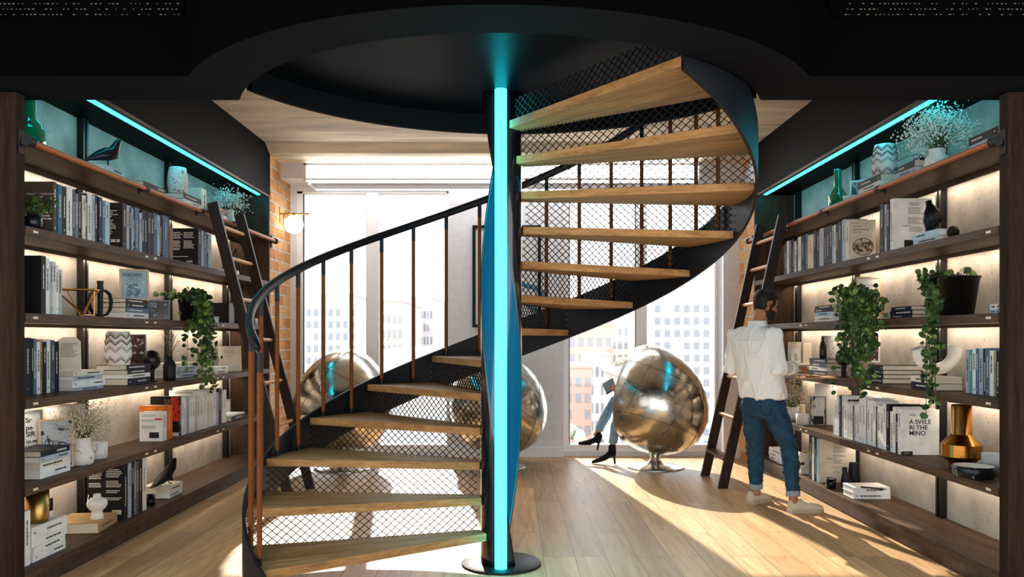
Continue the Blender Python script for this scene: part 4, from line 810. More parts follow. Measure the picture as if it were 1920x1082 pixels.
rh = stack(1, Z6, .05, 1566, 1600, 'w:.045 w:.045', 'under the pen on the bottom shelf', 'lying books on the bottom shelf beside the man', .29, face='y', rots=[0, .02])
ri_ = stack(1, Z6, .06, 1440, 1471, 'w:.04 w:.04 w:.04', 'beyond the copper vase on the bottom shelf', 'white books behind the man on the bottom shelf', .2)
# top shelf
p = P(1, 1571, .09, Z1_); green_bottle('green glass bottle with stepped shoulders among the wares above the man', p, .9)
p = P(1, 1594, .1, Z1_); r = root('dish', 'low pale dish between the green bottle and the lying books', 'dish', p); MB().lathe(hollow([(.035, 0), (.05, .004), (.056, .06)], .004), p, 28).build('bowl', CERW, r)
frame('white frame leaning behind the lying books on the top shelf beside the man', P(1, 1612, .22, Z1_), .16, .21, .1, -.6, M('white wood frame', '#dedcd8', .5), M('grey photograph', '#9aa4ac', .6, spots=(14, '#4b545c', .5, 1)), fw=.014)
p = P(1, 1659, .16, ra); zigzag_vase('cyan lit zigzag vase on books on the top shelf beside the man', p, .235, .088)
p = P(1, 1722, .12, rb); glasses('spectacles resting on books beside the large flower vase, top shelf', p, .6)
p = P(1, 1737, .31, Z1_); r = root('drinking_glass', 'clear tumbler behind the large flower vase on the top shelf', 'glass', p); MB().lathe(hollow([(.034, 0), (.038, .005), (.042, .19)], .003), p, 24).build('tumbler', glassy('tumbler glass', '#cfe6ea', .02, .3), r)
p = P(1, 1757, .13, Z1_); flower_vase('wide pale vase with a large bouquet of fine blossom, top shelf', p, [(.06, 0), (.072, .006), (.078, .04), (.07, .085), (.05, .105), (.048, .135), (.05, .14)], CERW, .2, .36, BLW, 110, .0075, (.0, 0, 0), 22, 16)
p = P(1, 1753, .04, Z1_); r = root('candle_bowl', 'small white box at the foot of the large flower vase', 'box', p); MB().box(p.x-.03, p.x+.03, p.y-.05, p.y+.05, p.z, p.z+.04).build('box_shell', CERW, r, bevel=.003)
# second shelf
p = P(1, 1747, .13, rc+.009); r = root('bird_figurine', 'black bird shaped bottle standing on pale books, second shelf', 'figurine', p); m = MB()
m.tube([p+Vector(v) for v in ((.0, .03, .0), (0, .02, .03), (0, .0, .075), (0, -.005, .12), (0, .012, .155), (0, .03, .18), (0, .04, .205))], .03, 20, ab=[(.022, .03), (.034, .03), (.056, .046), (.055, .044), (.034, .03), (.021, .022), (.02, .022)], ref=(1, 0, 0)); m.build('body', M('black lacquer', '#14161a', .3), r)
m = MB(); m.lathe([(.048, 0), (.05, .002), (0, .003)], (0, 0, 0), 28); f = m.build('breast_disc', M('blue black matte', '#1c242c', .5), r, world=False); f.matrix_local = Matrix.Translation((-.006, -.047, .09)) @ Matrix.Rotation(pi/2, 4, 'X')
p = P(1, 1787, .1, Z2+.007); r = root('pine_cone', 'dark bronze pine cone lying beside the pale books', 'ornament', p); m = MB()
for i in range(9):
    for j in range(8):
        a = 2*pi*(j+.5*(i % 2))/8; ra_ = .036*math.sin(pi*(i+1.2)/11); x = -.055+.0125*i; c = p+Vector((x*.4, x, .036)); v = Vector((math.cos(a)*.9, -.5, math.sin(a))); m.ball(c+Vector((math.cos(a)*ra_*.8, 0, math.sin(a)*ra_*.8)), .0115, 6, 4)
m.ball(p+Vector((0, 0, .036)), .03, 12, 8, sc=(.8, 1.8, 1)); m.build('scales', M('dark bronze', '#2c2315', .3, .7), r)
# third shelf
p = P(1, 1608, .1, Z3); r = root('potted_ivy', 'bushy trailing ivy in a wire and glass planter on the third shelf', 'potted plant', p); m = MB()
b0, b1 = .13, .16; H_ = .2
for sx_, sy_ in ((1, 1), (1, -1), (-1, -1), (-1, 1)): m.tube([p+Vector((sx_*.085, sy_*b0, 0)), p+Vector((sx_*.1, sy_*b1, H_))], .004, 6)
for z, b, a_ in ((.004, b0, .085), (H_, b1, .1)): m.tube([p+Vector((x*a_, y*b, z)) for x, y in ((1, 1), (1, -1), (-1, -1), (-1, 1), (1, 1))], .004, 6)
m.build('wire_frame', STEELK, r); MB().lathe(hollow([(.07, .005), (.085, .17)]), p, 20, sy=1.25).build('pot', M('dark planter', '#17181a', .4), r)
g = MB(); g.add([p+Vector(v) for v in ((-.085, -b0, .004), (.085, -b0, .004), (.1, -b1, H_), (-.1, -b1, H_))], [(0, 1, 2, 3)]); g.build('glass_side', GLASS, r)
q = random.Random(21); st = []
for i in range(30):
    pxe = q.choice((1585, 1600, 1612, 1628, 1640))+q.gauss(0, 6); drop = q.uniform(.12, .6) if pxe < 1620 else q.uniform(.08, .45); Xd = 2.555-q.random()*.06; Y = Yx(pxe, Xd)
    st.append([p+Vector((q.gauss(0, .05), q.gauss(0, .07), .18)), p+Vector((q.uniform(-.12, .0), q.gauss(0, .1), .25)), Vector((Xd, Y, Z3+q.uniform(.05, .16))), Vector((Xd, Y, Z3-.06)), Vector((Xd+q.gauss(0, .03), Y+q.gauss(0, .06), Z3-drop))])
for i in range(10): st.append([p+Vector((q.gauss(0, .05), q.gauss(0, .08), .18)), p+Vector((q.gauss(-.03, .08), q.gauss(0, .12), q.uniform(.2, .26))), p+Vector((q.gauss(-.1, .06), q.gauss(0, .14), q.uniform(.02, .2)))])
ivy(r, st, 22, .041, .56)
frame('pale wood frame with a grey lettered print above the bushy ivy', P(1, 1629, .28, Z3), .19, .36, .1, -.35, WOODP, PAPW); t_ = [o for o in bpy.data.objects if o.get('label') == 'pale wood frame with a grey lettered print above the bushy ivy'][0]; text('SURNIAL', .03, M('grey ink', '#8a8a86'), t_, tf(-.07, .28)); MB().box(-.01, .07, .006, .0075, .15, .25).build('photograph', M('grey photograph', '#9aa4ac', .6, spots=(14, '#4b545c', .5, 1)), t_, world=False)
p = P(1, 1789, .17, Z3); r = vase('potted_ivy', 'ivy trailing from the large round black pot near the end panel', 'potted plant', p, hollow([(.105, 0), (.11, .006), (.142, .235), (.15, .238), (.15, .248)], .006), M('black plastic pot', '#0d0d0e', .4), 'pot', 40)
q = random.Random(25); st = []
for i in range(10):
    pxe = q.gauss(1743, 4); drop = q.uniform(.25, .68); Xd = 2.56-q.random()*.04; Y = Yx(pxe, Xd)
    st.append([p+Vector((q.gauss(0, .05), q.gauss(0, .05), .235)), p+Vector((q.uniform(-.13, -.06), q.uniform(.08, .2), q.uniform(.24, .3))), Vector((Xd, Y, Z3+q.uniform(.1, .2))), Vector((Xd, Y, Z3-.08)), Vector((Xd+q.gauss(0, .015), Y+q.gauss(0, .025), Z3-drop))])
for i in range(14): a = q.uniform(0, 2*pi); st.append([p+Vector((.05*math.cos(a), .05*math.sin(a), .23)), p+Vector((.12*math.cos(a), .12*math.sin(a), q.uniform(.26, .3)))])
st.append([p+Vector((-.08, -.1, .24)), p+Vector((-.16, -.11, .23)), p+Vector((-.17, -.1, .12)), p+Vector((-.15, -.1, .02))])
ivy(r, st, 26, .04, .42)
# fourth shelf
p = P(1, 1482, .17, rd); r = root('card', 'white and cream lettered cards propped on the books beyond the hand', 'card', p)
m = MB(); m.box(p.x-.02, p.x+.11, p.y, p.y+.012, p.z, p.z+.215).build('board', cmat('c'), r); MB().box(p.x-.01, p.x+.075, p.y-.05, p.y-.04, p.z, p.z+.15).build('small_board', cmat('w'), r)
text('SI\nED', .04, INKD, r, Matrix.Translation((.02, -.0508, .07)) @ Matrix(((1, 0, 0, 0), (0, 0, -1, 0), (0, 1, 0, 0), (0, 0, 0, 1)))); MB().box(p.x+.115, p.x+.2, p.y-.03, p.y-.026, p.z, p.z+.21).build('note_sheet', M('cream sheet', '#d9cfba', .7), r)
p = P(1, 1543, .17, re_); vase('bottle_vase', 'slim dark glass bottle on the lying books between hand and ivy', 'vase', p, hollow([(.026, 0), (.03, .004), (.032, .03), (.03, .11), (.02, .14), (.01, .15), (.01, .185), (.013, .19)], .002), M('smoked glass', '#2a2926', .1))
p = P(1, 1557, .31, Z4); vase('vase', 'large speckled white vase half behind the bushy ivy', 'vase', p, hollow([(.075, 0), (.085, .008), (.1, .13), (.1, .2), (.085, .3), (.075, .35)]), TERR)
p = P(1, 1582, .17, Z4); r = root('sculpture', 'black disc sculpture mostly hidden behind the bushy ivy', 'sculpture', p); MB().ball((p.x, p.y, p.z+.17), .07, 28, 18).build('disc', M('black lacquer', '#14161a', .3), r); MB().lathe([(.045, 0), (.045, .006), (.022, .012), (.022, .11)], p, 20).build('stand', CERK, r)
frame('dark photograph in a white edged frame behind the ivy', P(1, 1626, .29, rf), .19, .25, .06, -.5, M('white wood frame', '#dedcd8', .5), M('dark print', '#232428', .6, noise=(30, .5)), fw=.012)
p = P(1, 1757, .15, rg); r = root('sculpture', 'white glazed horseshoe sculpture open at the top on two books', 'sculpture', group=None, mtx=Matrix.Translation(p) @ Matrix.Rotation(.12, 4, 'Z')); m = MB()
pts = [(.125*math.cos(t), 0, .155+.115*math.sin(t)+.009) for t in [pi+pi*i/20 for i in range(21)]]; pts = [(-.135, 0, .185)]+pts+[(.135, 0, .185)]
m.tube(pts, .036, 20, ab=[(.045, .04)]*len(pts), ref=(0, 1, 0)); m.build('horseshoe', M('gloss white ceramic', '#e4e2dc', .15), r, world=False)
# fifth shelf
p = P(1, 1486, .13, Z5); flower_vase('white pot of dried cream blossom just past the hip of the man', p, [(.05, 0), (.056, .005), (.062, .13)], CERW, .16, .33, BLOSSOM, 80, .006, (0, -.03, 0), 31, 15)
p = P(1, 1503, .25, Z5); r = root('candle', 'cream pillar candle behind the white pot and bowl', 'candle', p); MB().lathe([(.033, 0), (.034, .003), (.034, .14), (.03, .142), (0, .138)], p, 24).build('wax', M('cream wax', '#e0cfae', .6), r)
p = P(1, 1505, .07, Z5); r = root('candle_bowl', 'white round bowl on the shelf edge in front of the candle', 'bowl', p); MB().lathe(hollow([(.05, 0), (.057, .005), (.06, .1)], .005, .07), p, 32).build('bowl', CERW, r)
frame('print of pale agave leaves in a narrow frame, fifth shelf', P(1, 1535, .19, Z5), .14, .265, .08, -.15, M('grey trim', '#6d6a66', .5), M('plant print', '#c3c5c4', .5, spots=(9, '#3d4144', .55, 1.2), stretch=(3, 1, .8)), fw=.006)
t_ = bpy.data.objects['picture_frame.%03d' % (len([o for o in bpy.data.objects if o.name.startswith('picture_frame')])-1)]; MB().box(-.045, .045, .006, .0078, .01, .085).build('dark_pot', INKD, t_, world=False)
frame('taller pale frame standing behind the agave print, fifth shelf', P(1, 1548, .28, Z5), .19, .38, .06, -.4, M('white wood frame', '#dedcd8', .5), PAPW, fw=.02)
p = P(1, 1803, .16, Z5); vase('brass_vase', 'large faceted brass bottle vase on the fifth shelf', 'vase', p, hollow([(.07, 0), (.072, .004), (.07, .03), (.075, .04), (.1145, .076), (.115, .0765), (.115, .0775), (.115, .15), (.115, .151), (.1145, .1515), (.0605, .2095), (.0595, .2105), (.0585, .212), (.0575, .388), (.055, .392)], .004), M('polished brass', '#b07a38', .24, 1, bump=(6, .08, .004), stretch=(1, 1, 40)), n=48)
p = P(1, 1826, .06, Z5); r = root('bowl', 'low black bowl with grey marbling at the shelf edge', 'bowl', p); MB().lathe(hollow([(.085, 0), (.105, .006), (.112, .03), (.114, .066), (.111, .068)], .006, .02), p, 40).build('bowl_shell', M('black marbled stone', '#121417', .3, spots=(7, '#7b868e', .62, 3)), r); MB().lathe([(.1035, .024), (.1062, .032), (.1078, .0665), (.1055, .0665), (.1035, .032), (.09, .028), (0, .028)], p, 40).build('white_lining', CERW, r)
p = P(1, 1864, .24, Z5); r = root('cup', 'grey concrete cup against the end panel, fifth shelf', 'cup', p); MB().lathe(hollow([(.055, 0), (.064, .005), (.068, .12)], .006), p, 32).build('bowl', M('pale concrete', '#a9b0b1', .8, noise=(20, .08)), r)
# bottom shelf
p = P(1, 1462, .22, Z6); r = root('vase', 'tall copper coloured vase behind the knees of the man', 'vase', P(1, 1472, .27, Z6)); p = r.location; MB().lathe(hollow([(.05, 0), (.07, .01), (.075, .2), (.05, .27), (.04, .3)]), p, 28).build('body', M('copper glaze', '#b98357', .4), r)
p = P(1, 1508, .09, Z6); r = root('soap_dispenser', 'white cylinder dispenser with gold cap on a square foot', 'dispenser', p); MB().box(p.x-.045, p.x+.045, p.y-.045, p.y+.045, p.z, p.z+.055).build('foot', CERW, r, bevel=.006); MB().lathe([(.046, .056), (.05, .06), (.05, .19), (.046, .195)], p, 28).build('cylinder', CERW, r); MB().lathe([(.022, .195), (.022, .21)], p, 20).build('gold_cap', BRASS, r); MB().ball(p+Vector((-.03, -.045, .1)), .016, 12, 8).build('black_knob', CERK, r)
p = P(1, 1558, .05, Z6); r = root('candle_jar', 'black candle jar with white wax in front of the large pale book', 'candle', p); MB().lathe(hollow([(.032, 0), (.038, .004), (.041, .085)], .004, .07), p, 28).build('jar', M('gloss black', '#0b0b0d', .2), r); MB().lathe([(.036, .0), (.036, .003)], p+Vector((0, 0, .074)), 24).build('wax', CERW, r)
p = P(1, 1587, .17, Z6); r = root('vase', 'slim black faceted vase with a leaning neck, bottom shelf', 'vase', p); MB().tube([p+Vector(v) for v in ((0, 0, 0), (0, 0, .01), (0, 0, .05), (-.005, 0, .1), (-.012, 0, .14), (-.014, 0, .18))], [.03, .038, .048, .036, .021, .022], 8).build('body', CERK, r)
p = P(1, 1601, .28, Z6); r = root('vase', 'taller black faceted vase standing behind the leaning one', 'vase', p); MB().lathe([(.04, 0), (.052, .01), (.055, .06), (.04, .19), (.04, .2), (.034, .2), (.034, .17)], p, 8).build('body', CERK, r)
p = P(1, 1634, .17, rh); r = root('pen', 'dark pen lying on the white books, bottom shelf', 'pen', p); MB().tube([p+Vector((-.07, .03, .007)), p+Vector((.06, -.05, .007)), p+Vector((.09, -.068, .006))], [.007, .007, .001], 8).build('barrel', M('dark brown lacquer', '#2a1b17', .3), r)
# ---------------------------------------------------------------- round metal chairs
def wobble_metal():
    m = M('riveted aluminium', '#c6c3bc', .2, 1, bump=(2.2, .25, .05)); t = m.node_tree; b = t.nodes['Principled BSDF']
    n = t.nodes.new('ShaderNodeTexNoise'); n.inputs['Scale'].default_value = 7; n.inputs['Detail'].default_value = 7
    r = t.nodes.new('ShaderNodeMapRange'); r.inputs[1].default_value = .3; r.inputs[2].default_value = .7; r.inputs[3].default_value = .12; r.inputs[4].default_value = .34
    t.links.new(n.outputs[0], r.inputs[0]); t.links.new(r.outputs[0], b.inputs['Roughness']); return m
ALU = wobble_metal()
def egg_chair(label, x, y, face, k=1., lean=0.):
    r = root('egg_chair', label, 'chair', (x, y, 0), 'round riveted metal chairs'); n = Vector((face[0], face[1], .18)).normalized(); back = -n
    u = back.cross(Vector((0, 0, 1))).normalized(); v = u.cross(back); c0 = Vector((x, y, .70*k+.02))
    side = Vector((1, 0, 0))
    def surf(d, rad=1.):
        tz = .12*d.z; lat = 1-.10*d.z-.05*max(0, d.z)**2
        p = Vector((d.x*.545*lat, d.y*.545*lat, d.z*(.60 if d.z > 0 else .585)))*k*rad
        p.x += (-.10*d.z*.6)*k*rad*lean
        return c0+p
    def ringd(th, N=64): return [(back*math.cos(th)+(u*math.cos(2*pi*j/N)+v*math.sin(2*pi*j/N))*math.sin(th)).normalized() for j in range(N)]
    ths = [math.radians(.5+q) for q in (0, 8, 16, 24, 32, 40, 48, 56, 64, 72, 80, 88, 96, 104, 112)]
    m = MB(); m.loft([[surf(d) for d in ringd(t)] for t in ths], 0, True, False)
    m.loft([[surf(d, s) for d in ringd(t)] for t, s in ((ths[-1], 1.0), (ths[-1]+.02, 1.004), (ths[-1]+.035, .99), (ths[-1]+.03, .955))], 0, True, False)
    seams = [(Vector((.35, .1, .93)), .45), (Vector((.42, .1, .9)), 0.02), (Vector((.3, .2, .93)), -.5), (Vector((-.8, .2, .55)), .35), (Vector((-.75, .1, .65)), -.38), (Vector((.9, .2, -.4)), .62)]
    for ax, off in seams:
        ax = ax.normalized(); e1 = ax.cross(Vector((0, 1, 0))).normalized(); e2 = ax.cross(e1)
        for dd, sz in ((-.022, .0032), (.022, .0032)):
            for i in range(110):
                a = 2*pi*i/110; o_ = off+dd; rr_ = math.sqrt(max(0, 1-o_*o_)); d = (ax*o_+(e1*math.cos(a)+e2*math.sin(a))*rr_)
                if d.dot(back) < -.3: continue
                m.ball(surf(d, 1.001), sz, 6, 3)
        pts = []
        for i in range(121):
            a = 2*pi*i/120; rr_ = math.sqrt(1-off*off); d = ax*off+(e1*math.cos(a)+e2*math.sin(a))*rr_
            if d.dot(back) > -.3: pts.append(surf(d, 1.0005))
            elif len(pts) > 2: m.tube(pts, .0016, 4, 1); pts = []
            else: pts = []
        if len(pts) > 2: m.tube(pts, .0016, 4, 1)
    m.build('shell', [ALU, M('seam dark', '#3a3733', .5, 1)], r)
    MB().loft([[surf(d, .955) for d in ringd(t)] for t in [ths[-1]+.03]+ths[::-1]], 0, True, False).build('lining', M('dark brown leather', '#2b1d16', .5), r)
    cu = MB(); cu.ball(c0+n*.03+Vector((0, 0, -.475*k)), .24*k, 24, 10, sc=(1, 1, .28)); cu.build('seat_cushion', M('dark brown leather', '#2b1d16', .5), r)
    MB().lathe([(.31*k, 0), (.31*k, .008), (.29*k, .016), (.12*k, .04), (.075, .06), (.072, .075), (.06, .08)], (x, y, 0), 56).build('base', ALU, r)
    MB().lathe([(.055, .07), (.055, .2), (.085, .215)], (x, y, 0), 28).build('stem', ALU, r)
    return r
egg_chair('round riveted metal egg chair with a sitting woman, seen from behind', 1.54, 8.60, (-.78, .62), 1., 1.)
egg_chair('round riveted metal egg chair behind the stair handrail near the brick', -1.80, 8.50, (.45, .9), .97, -.6)
egg_chair('round riveted metal egg chair half hidden by the pole at the white wall', -.15, 8.62, (-.5, .86), .96, .6)
# ---------------------------------------------------------------- people
def fuse(mb, vox, smooth=2, wr=None):
    me = bpy.data.meshes.new('t'); me.from_pydata(mb.v, [], mb.f); o = bpy.data.objects.new('t', me); COL.objects.link(o)
    b = bmesh.new(); b.from_mesh(me); bmesh.ops.remove_doubles(b, verts=b.verts, dist=1e-5); bmesh.ops.recalc_face_normals(b, faces=b.faces); b.to_mesh(me); b.free()
    rm = o.modifiers.new('r', 'REMESH'); rm.mode = 'VOXEL'; rm.voxel_size = vox
    sm = o.modifiers.new('s', 'SMOOTH'); sm.iterations = smooth; sm.factor = .5
    ev = bpy.data.meshes.new_from_object(o.evaluated_get(bpy.context.evaluated_depsgraph_get())); bpy.data.objects.remove(o)
    out = MB(); no = [v.normal.copy() for v in ev.vertices]; vs = []
    for v, n in zip(ev.vertices, no):
        p = v.co.copy()
        if wr:
            sc_, amp, st_ = wr; q = Vector((p.x*st_[0], p.y*st_[1], p.z*st_[2]))*sc_
            w_ = (1-min(1, abs(mnoise.noise(q))*3.4))**2+.6*(1-min(1, abs(mnoise.noise(q*1.9+Vector((7, 3, 1))))*3.4))**2; p += n*(amp*(w_-.35))
        vs.append(p)
    out.add(vs, [list(f.vertices) for f in ev.polygons], 0, True); bpy.data.meshes.remove(ev); return out
def ering(c, r, f, a, b, n=28, pw=2.0):
    out = []
    for i in range(n):
        t = 2*pi*i/n; cx, sy = math.cos(t), math.sin(t)
        out.append(c+r*(a*abs(cx)**(2/pw)*(1 if cx > 0 else -1))+f*(b*abs(sy)**(2/pw)*(1 if sy > 0 else -1)))
    return out
Zv = Vector((0, 0, 1))
def head(mb, c, f, k=1.):
    f = Vector(f).normalized(); r = f.cross(Zv).normalized(); up = r.cross(f)
    L = [(-.122, .016, .02, .058), (-.116, .034, .036, .052), (-.095, .05, .06, .036), (-.06, .061, .08, .017), (-.02, .069, .092, .004), (.03, .075, .099, -.004), (.07, .07, .09, -.008), (.1, .052, .066, -.01), (.118, .025, .035, -.01), (.123, .004, .006, -.01)]
    mb.loft([ering(c+up*(z*k)+f*(s*k), r, f, a*k, b*k, 28, 2.2) for z, a, b, s in L])
    mb.tube([c+(up*z+f*x)*k for z, x in ((.028, .084), (.0, .1), (-.025, .113), (-.036, .098))], [.007*k, .011*k, .014*k, .006*k], 10)      # nose
    mb.tube([c+(r*x+f*y-up*.066)*k for x, y in ((-.022, .088), (0, .097), (.022, .088))], [.004*k, .008*k, .004*k], 8)                    # lips
    mb.tube([c+(r*x+f*y+up*.03)*k for x, y in ((-.055, .07), (-.02, .094), (.02, .094), (.055, .07))], .009*k, 8)                           # brow
    for s in (1, -1):
        e = c+(r*(s*.075)-up*.012-f*.012)*k
        mb.tube([e+(up*z+f*x+r*(s*y))*k for z, x, y in ((.032, -.004, .004), (.022, -.02, .012), (0, -.02, .012), (-.022, -.008, .006), (-.03, .006, .0))], [.006*k, .009*k, .009*k, .008*k, .006*k], 8)
    return r, up
def hand(mb, w, d, nrm, side, s=1., curl=.5):
    """palm and five bent fingers; w wrist, d pointing direction, nrm the way the palm faces, side the thumb side"""
    d = d.normalized(); nrm = (nrm-d*nrm.dot(d)).normalized(); side = (side-d*side.dot(d)-nrm*side.dot(nrm)).normalized()
    mb.tube([w-d*.03*s, w, w+d*.03*s, w+d*.07*s, w+d*.092*s], .03, 12, ab=[(.026*s, .02*s), (.027*s, .018*s), (.038*s, .016*s), (.041*s, .014*s), (.036*s, .011*s)], ref=side)
    for i, (off, l) in enumerate(((.03, .072), (.01, .08), (-.01, .074), (-.029, .058))):
        p = w+d*.082*s+side*off*s; q = [p]; a = .12+.05*i
        for seg, m_ in ((.45, 1.), (.32, 1.2), (.27, 1.)):
            a += curl*m_; p = p+(d*math.cos(a)+nrm*math.sin(a))*(l*seg*s); q.append(p)
        mb.tube([q[0]-d*.02*s]+q, [.0085*s, .009*s, .0082*s, .0074*s, .005*s], 8)
    b = w+d*.02*s+side*.03*s; mb.tube([b-side*.012*s, b+(side*.02+d*.018+nrm*.01)*s, b+(side*.03+d*.045+nrm*.022)*s, b+(side*.026+d*.068+nrm*.03)*s], [.013*s, .0125*s, .0105*s, .007*s], 8)
SKIN = M('tan skin', '#a8714f', .5, noise=(30, .08)); SKINW = M('fair skin', '#c9987a', .5)
DEN = M('blue denim', '#1f4058', .8, noise=(18, .3), bump=(220, .25, .002)); DENL = M('pale blue denim', '#8fb4cc', .8, noise=(20, .18), bump=(220, .2, .002)); CUFF = M('turned denim cuff', '#8fa0aa', .85, noise=(40, .12))
SHIRT = M('white cotton shirt', '#ecebe9', .85, bump=(13, .5, .02), stretch=(1, 1, .5)); HAIR = M('dark brown hair', '#14100d', .55, bump=(120, .8, .004)); CANV = M('cream canvas', '#cfc4ae', .8, noise=(60, .06))
# ---- the standing man
F_ = Vector((.80, .60, 0)).normalized(); R_v = Vector((.60, -.80, 0)).normalized()
man = root('person', 'standing man in white shirt and rolled blue jeans browsing a shelf beside the ladder', 'person', (2.1, 6.5, 0))
hipL, hipR = Vector((1.985, 6.60, .84)), Vector((2.095, 6.43, .84)); knL, knR = Vector((2.03, 6.69, .49)), Vector((2.235, 6.44, .50)); anL, anR = Vector((2.05, 6.72, .10)), Vector((2.245, 6.385, .10))
shL, shR = Vector((1.875, 6.645, 1.415)), Vector((2.085, 6.365, 1.415)); elL, elR = Vector((1.835, 6.70, 1.13)), Vector((2.10, 6.30, 1.15)); wrL, wrR = Vector((2.03, 6.88, 1.10)), Vector((2.31, 6.50, 1.15))
HC = Vector((2.065, 6.52, 1.665)); HF = Vector((.93, .28, -.30))
def torso(k): return [(Vector((2.04, 6.51, .90)), .170*k, .125*k), (Vector((2.035, 6.51, 1.0)), .165*k, .122*k), (Vector((2.015, 6.51, 1.12)), .170*k, .122*k), (Vector((1.995, 6.51, 1.25)), .185*k, .125*k), (Vector((1.985, 6.51, 1.36)), .195*k, .115*k), (Vector((1.985, 6.515, 1.43)), .165*k, .092*k), (Vector((1.995, 6.52, 1.475)), .09*k, .07*k), (Vector((2.005, 6.525, 1.50)), .06*k, .06*k)]
b = MB(); b.loft([ering(c, R_v, F_, a, bb) for c, a, bb in torso(.88)])
b.tube([Vector((1.99, 6.515, 1.45)), Vector((2.01, 6.52, 1.52)), Vector((2.04, 6.525, 1.60))], [.062, .056, .058], 14); head(b, HC, HF)
for h, kn, an in ((hipL, knL, anL), (hipR, knR, anR)): b.tube([h+Vector((0, 0, .04)), h.lerp(kn, .5), kn, kn.lerp(an, .4), an+Vector((0, 0, .04)), an-Vector((0, 0, .03))], [.075, .068, .05, .05, .036, .038], 14)
b.loft([ering(Vector((2.04, 6.515, z)), R_v, F_, a, bb) for z, a, bb in ((.76, .12, .09), (.84, .155, .115), (.95, .15, .115))])
for s_, e_, w_ in ((shL, elL, wrL), (shR, elR, wrR)): b.tube([s_, e_, e_.lerp(w_, .3), w_], [.05, .04, .042, .028], 12)
fb = fuse(b, .0085, 3)
hand(fb, wrR+Vector((.01, .01, .0)), Vector((.75, .62, .02)), Vector((.1, .1, -1)), Vector((-.6, .7, .2)), .95, .32)
hand(fb, wrL, Vector((.75, .5, -.1)), Vector((.3, -.5, -.6)), Vector((.2, .2, 1)), .95, .5)
body = fb.build('body', SKIN, man)
# head hair, beard
hb = MB(); hr_ = HF.normalized().cross(Zv).normalized(); hu = hr_.cross(HF.normalized()); hf = HF.normalized()
def hair_from(src, c, keep, off, thick):
    h = MB(); ok = {}
    L = [(-.122, .016, .02, .058), (-.116, .034, .036, .052), (-.095, .05, .06, .036), (-.06, .061, .08, .017), (-.04, .066, .087, .01), (-.02, .069, .092, .004), (.0, .072, .096, .001), (.03, .075, .099, -.004), (.05, .0735, .095, -.006), (.07, .07, .09, -.008), (.1, .052, .066, -.01), (.118, .025, .035, -.01), (.123, .004, .006, -.01)]
    n = 40; rings = []
    for z, a, bb, s in L: rings.append(ering(c+hu*z+hf*s, hr_, hf, a+off, bb+off, n, 2.2))
    vs = [v for r in rings for v in r]
    for i, v in enumerate(vs):
        q = v-c; nn = mnoise.noise(v*45); vs[i] = v+q.normalized()*(.004*nn)
    fs = []
    for i in range(len(L)-1):
        for j in range(n):
            k = (j+1) % n; f = (i*n+j, i*n+k, (i+1)*n+k, (i+1)*n+j); m_ = sum((vs[t] for t in f), Vector())/4-c
            if keep(m_.dot(hu), m_.dot(hf), m_.dot(hr_)): fs.append(f)
    h.add(vs, fs, 0, True); return h
def kh(z, x, y): return z > .062+.25*max(0, x-.02)*0-(.0 if x > .05 else 0) and x < .085 or (x < .035 and z > -.075+max(0, x+.02)*1.4 and not (abs(y) > .055 and -.03 < x < .012 and z < .02))
o = hair_from(None, HC, kh, .011, .01).build('hair', HAIR, man); sd = o.modifiers.new('t', 'SOLIDIFY'); sd.thickness = .012; sd.offset = -1
o = hair_from(None, HC, lambda z, x, y: z < -.035 and x > -.0+(-.035-z)*-.2 and not (z > -.075 and x > .075 and abs(y) < .03) or (-.04 < z < .0 and .005 < x < .03), .0035, .004).build('beard', M('dark stubble', '#2a1a13', .8), man)
sd = o.modifiers.new('t', 'SOLIDIFY'); sd.thickness = .006; sd.offset = -1
m = MB()
for s in (1, -1): m.ball(HC+hr_*(s*.031)+hf*.088+hu*.008, .0115, 12, 8)
m.build('eye', M('eye dark', '#1a1512', .2), man)
# shirt
s = MB(); T1 = torso(1.13); T1[0] = (Vector((2.045, 6.51, .905)), .20, .150); T1[1] = (Vector((2.04, 6.51, 1.0)), .195, .148)
s.loft([ering(c, R_v, F_, a, bb, 28, 2.2) for c, a, bb in T1[:-1]]+[ering(Vector((2.0, 6.522, 1.495)), R_v, F_, .074, .072)])
for a_, e_, w_, cf in ((shL, elL, wrL, .97), (shR, elR, wrR, .76)):
    we = e_.lerp(w_, cf); s.tube([a_+(Vector((1.985, 6.51, 1.40))-a_)*.35, a_, a_.lerp(e_, .5), e_+Vector((0, 0, -.005)), e_.lerp(we, .5), we.lerp(e_, .12), we], [.075, .076, .066, .060, .057, .052, .051], 16)
sh = fuse(s, .0105, 3, (6.5, .016, (1.0, 1.0, .42))).build('shirt', SHIRT, man)
c = MB(); rr1 = [ering(Vector((2.002, 6.522, z)), R_v, F_, a, a*.98) for z, a in ((1.488, .082), (1.53, .073), (1.535, .068), (1.50, .066))]; c.loft(rr1, 0, True, False)
WLOC[sh.name] = WLOC[man.name].copy(); c.build('collar', SHIRT, sh)
we = elR.lerp(wrR, .76); d = (wrR-elR).normalized(); MB().tube([we-d*.065, we-d*.06, we+d*.004, we+d*.008], [.054, .057, .056, .05], 18).build('rolled_cuff', SHIRT, sh)
yk = MB(); yk.tube([T1[4][0]+R_v*(.2*math.cos(t))+F_*(-.137*math.sin(t))+Vector((0, 0, .015)) for t in [.5+2.14*i/14 for i in range(15)]], .0022, 5); yk.build('yoke_seam', SHIRT, sh)
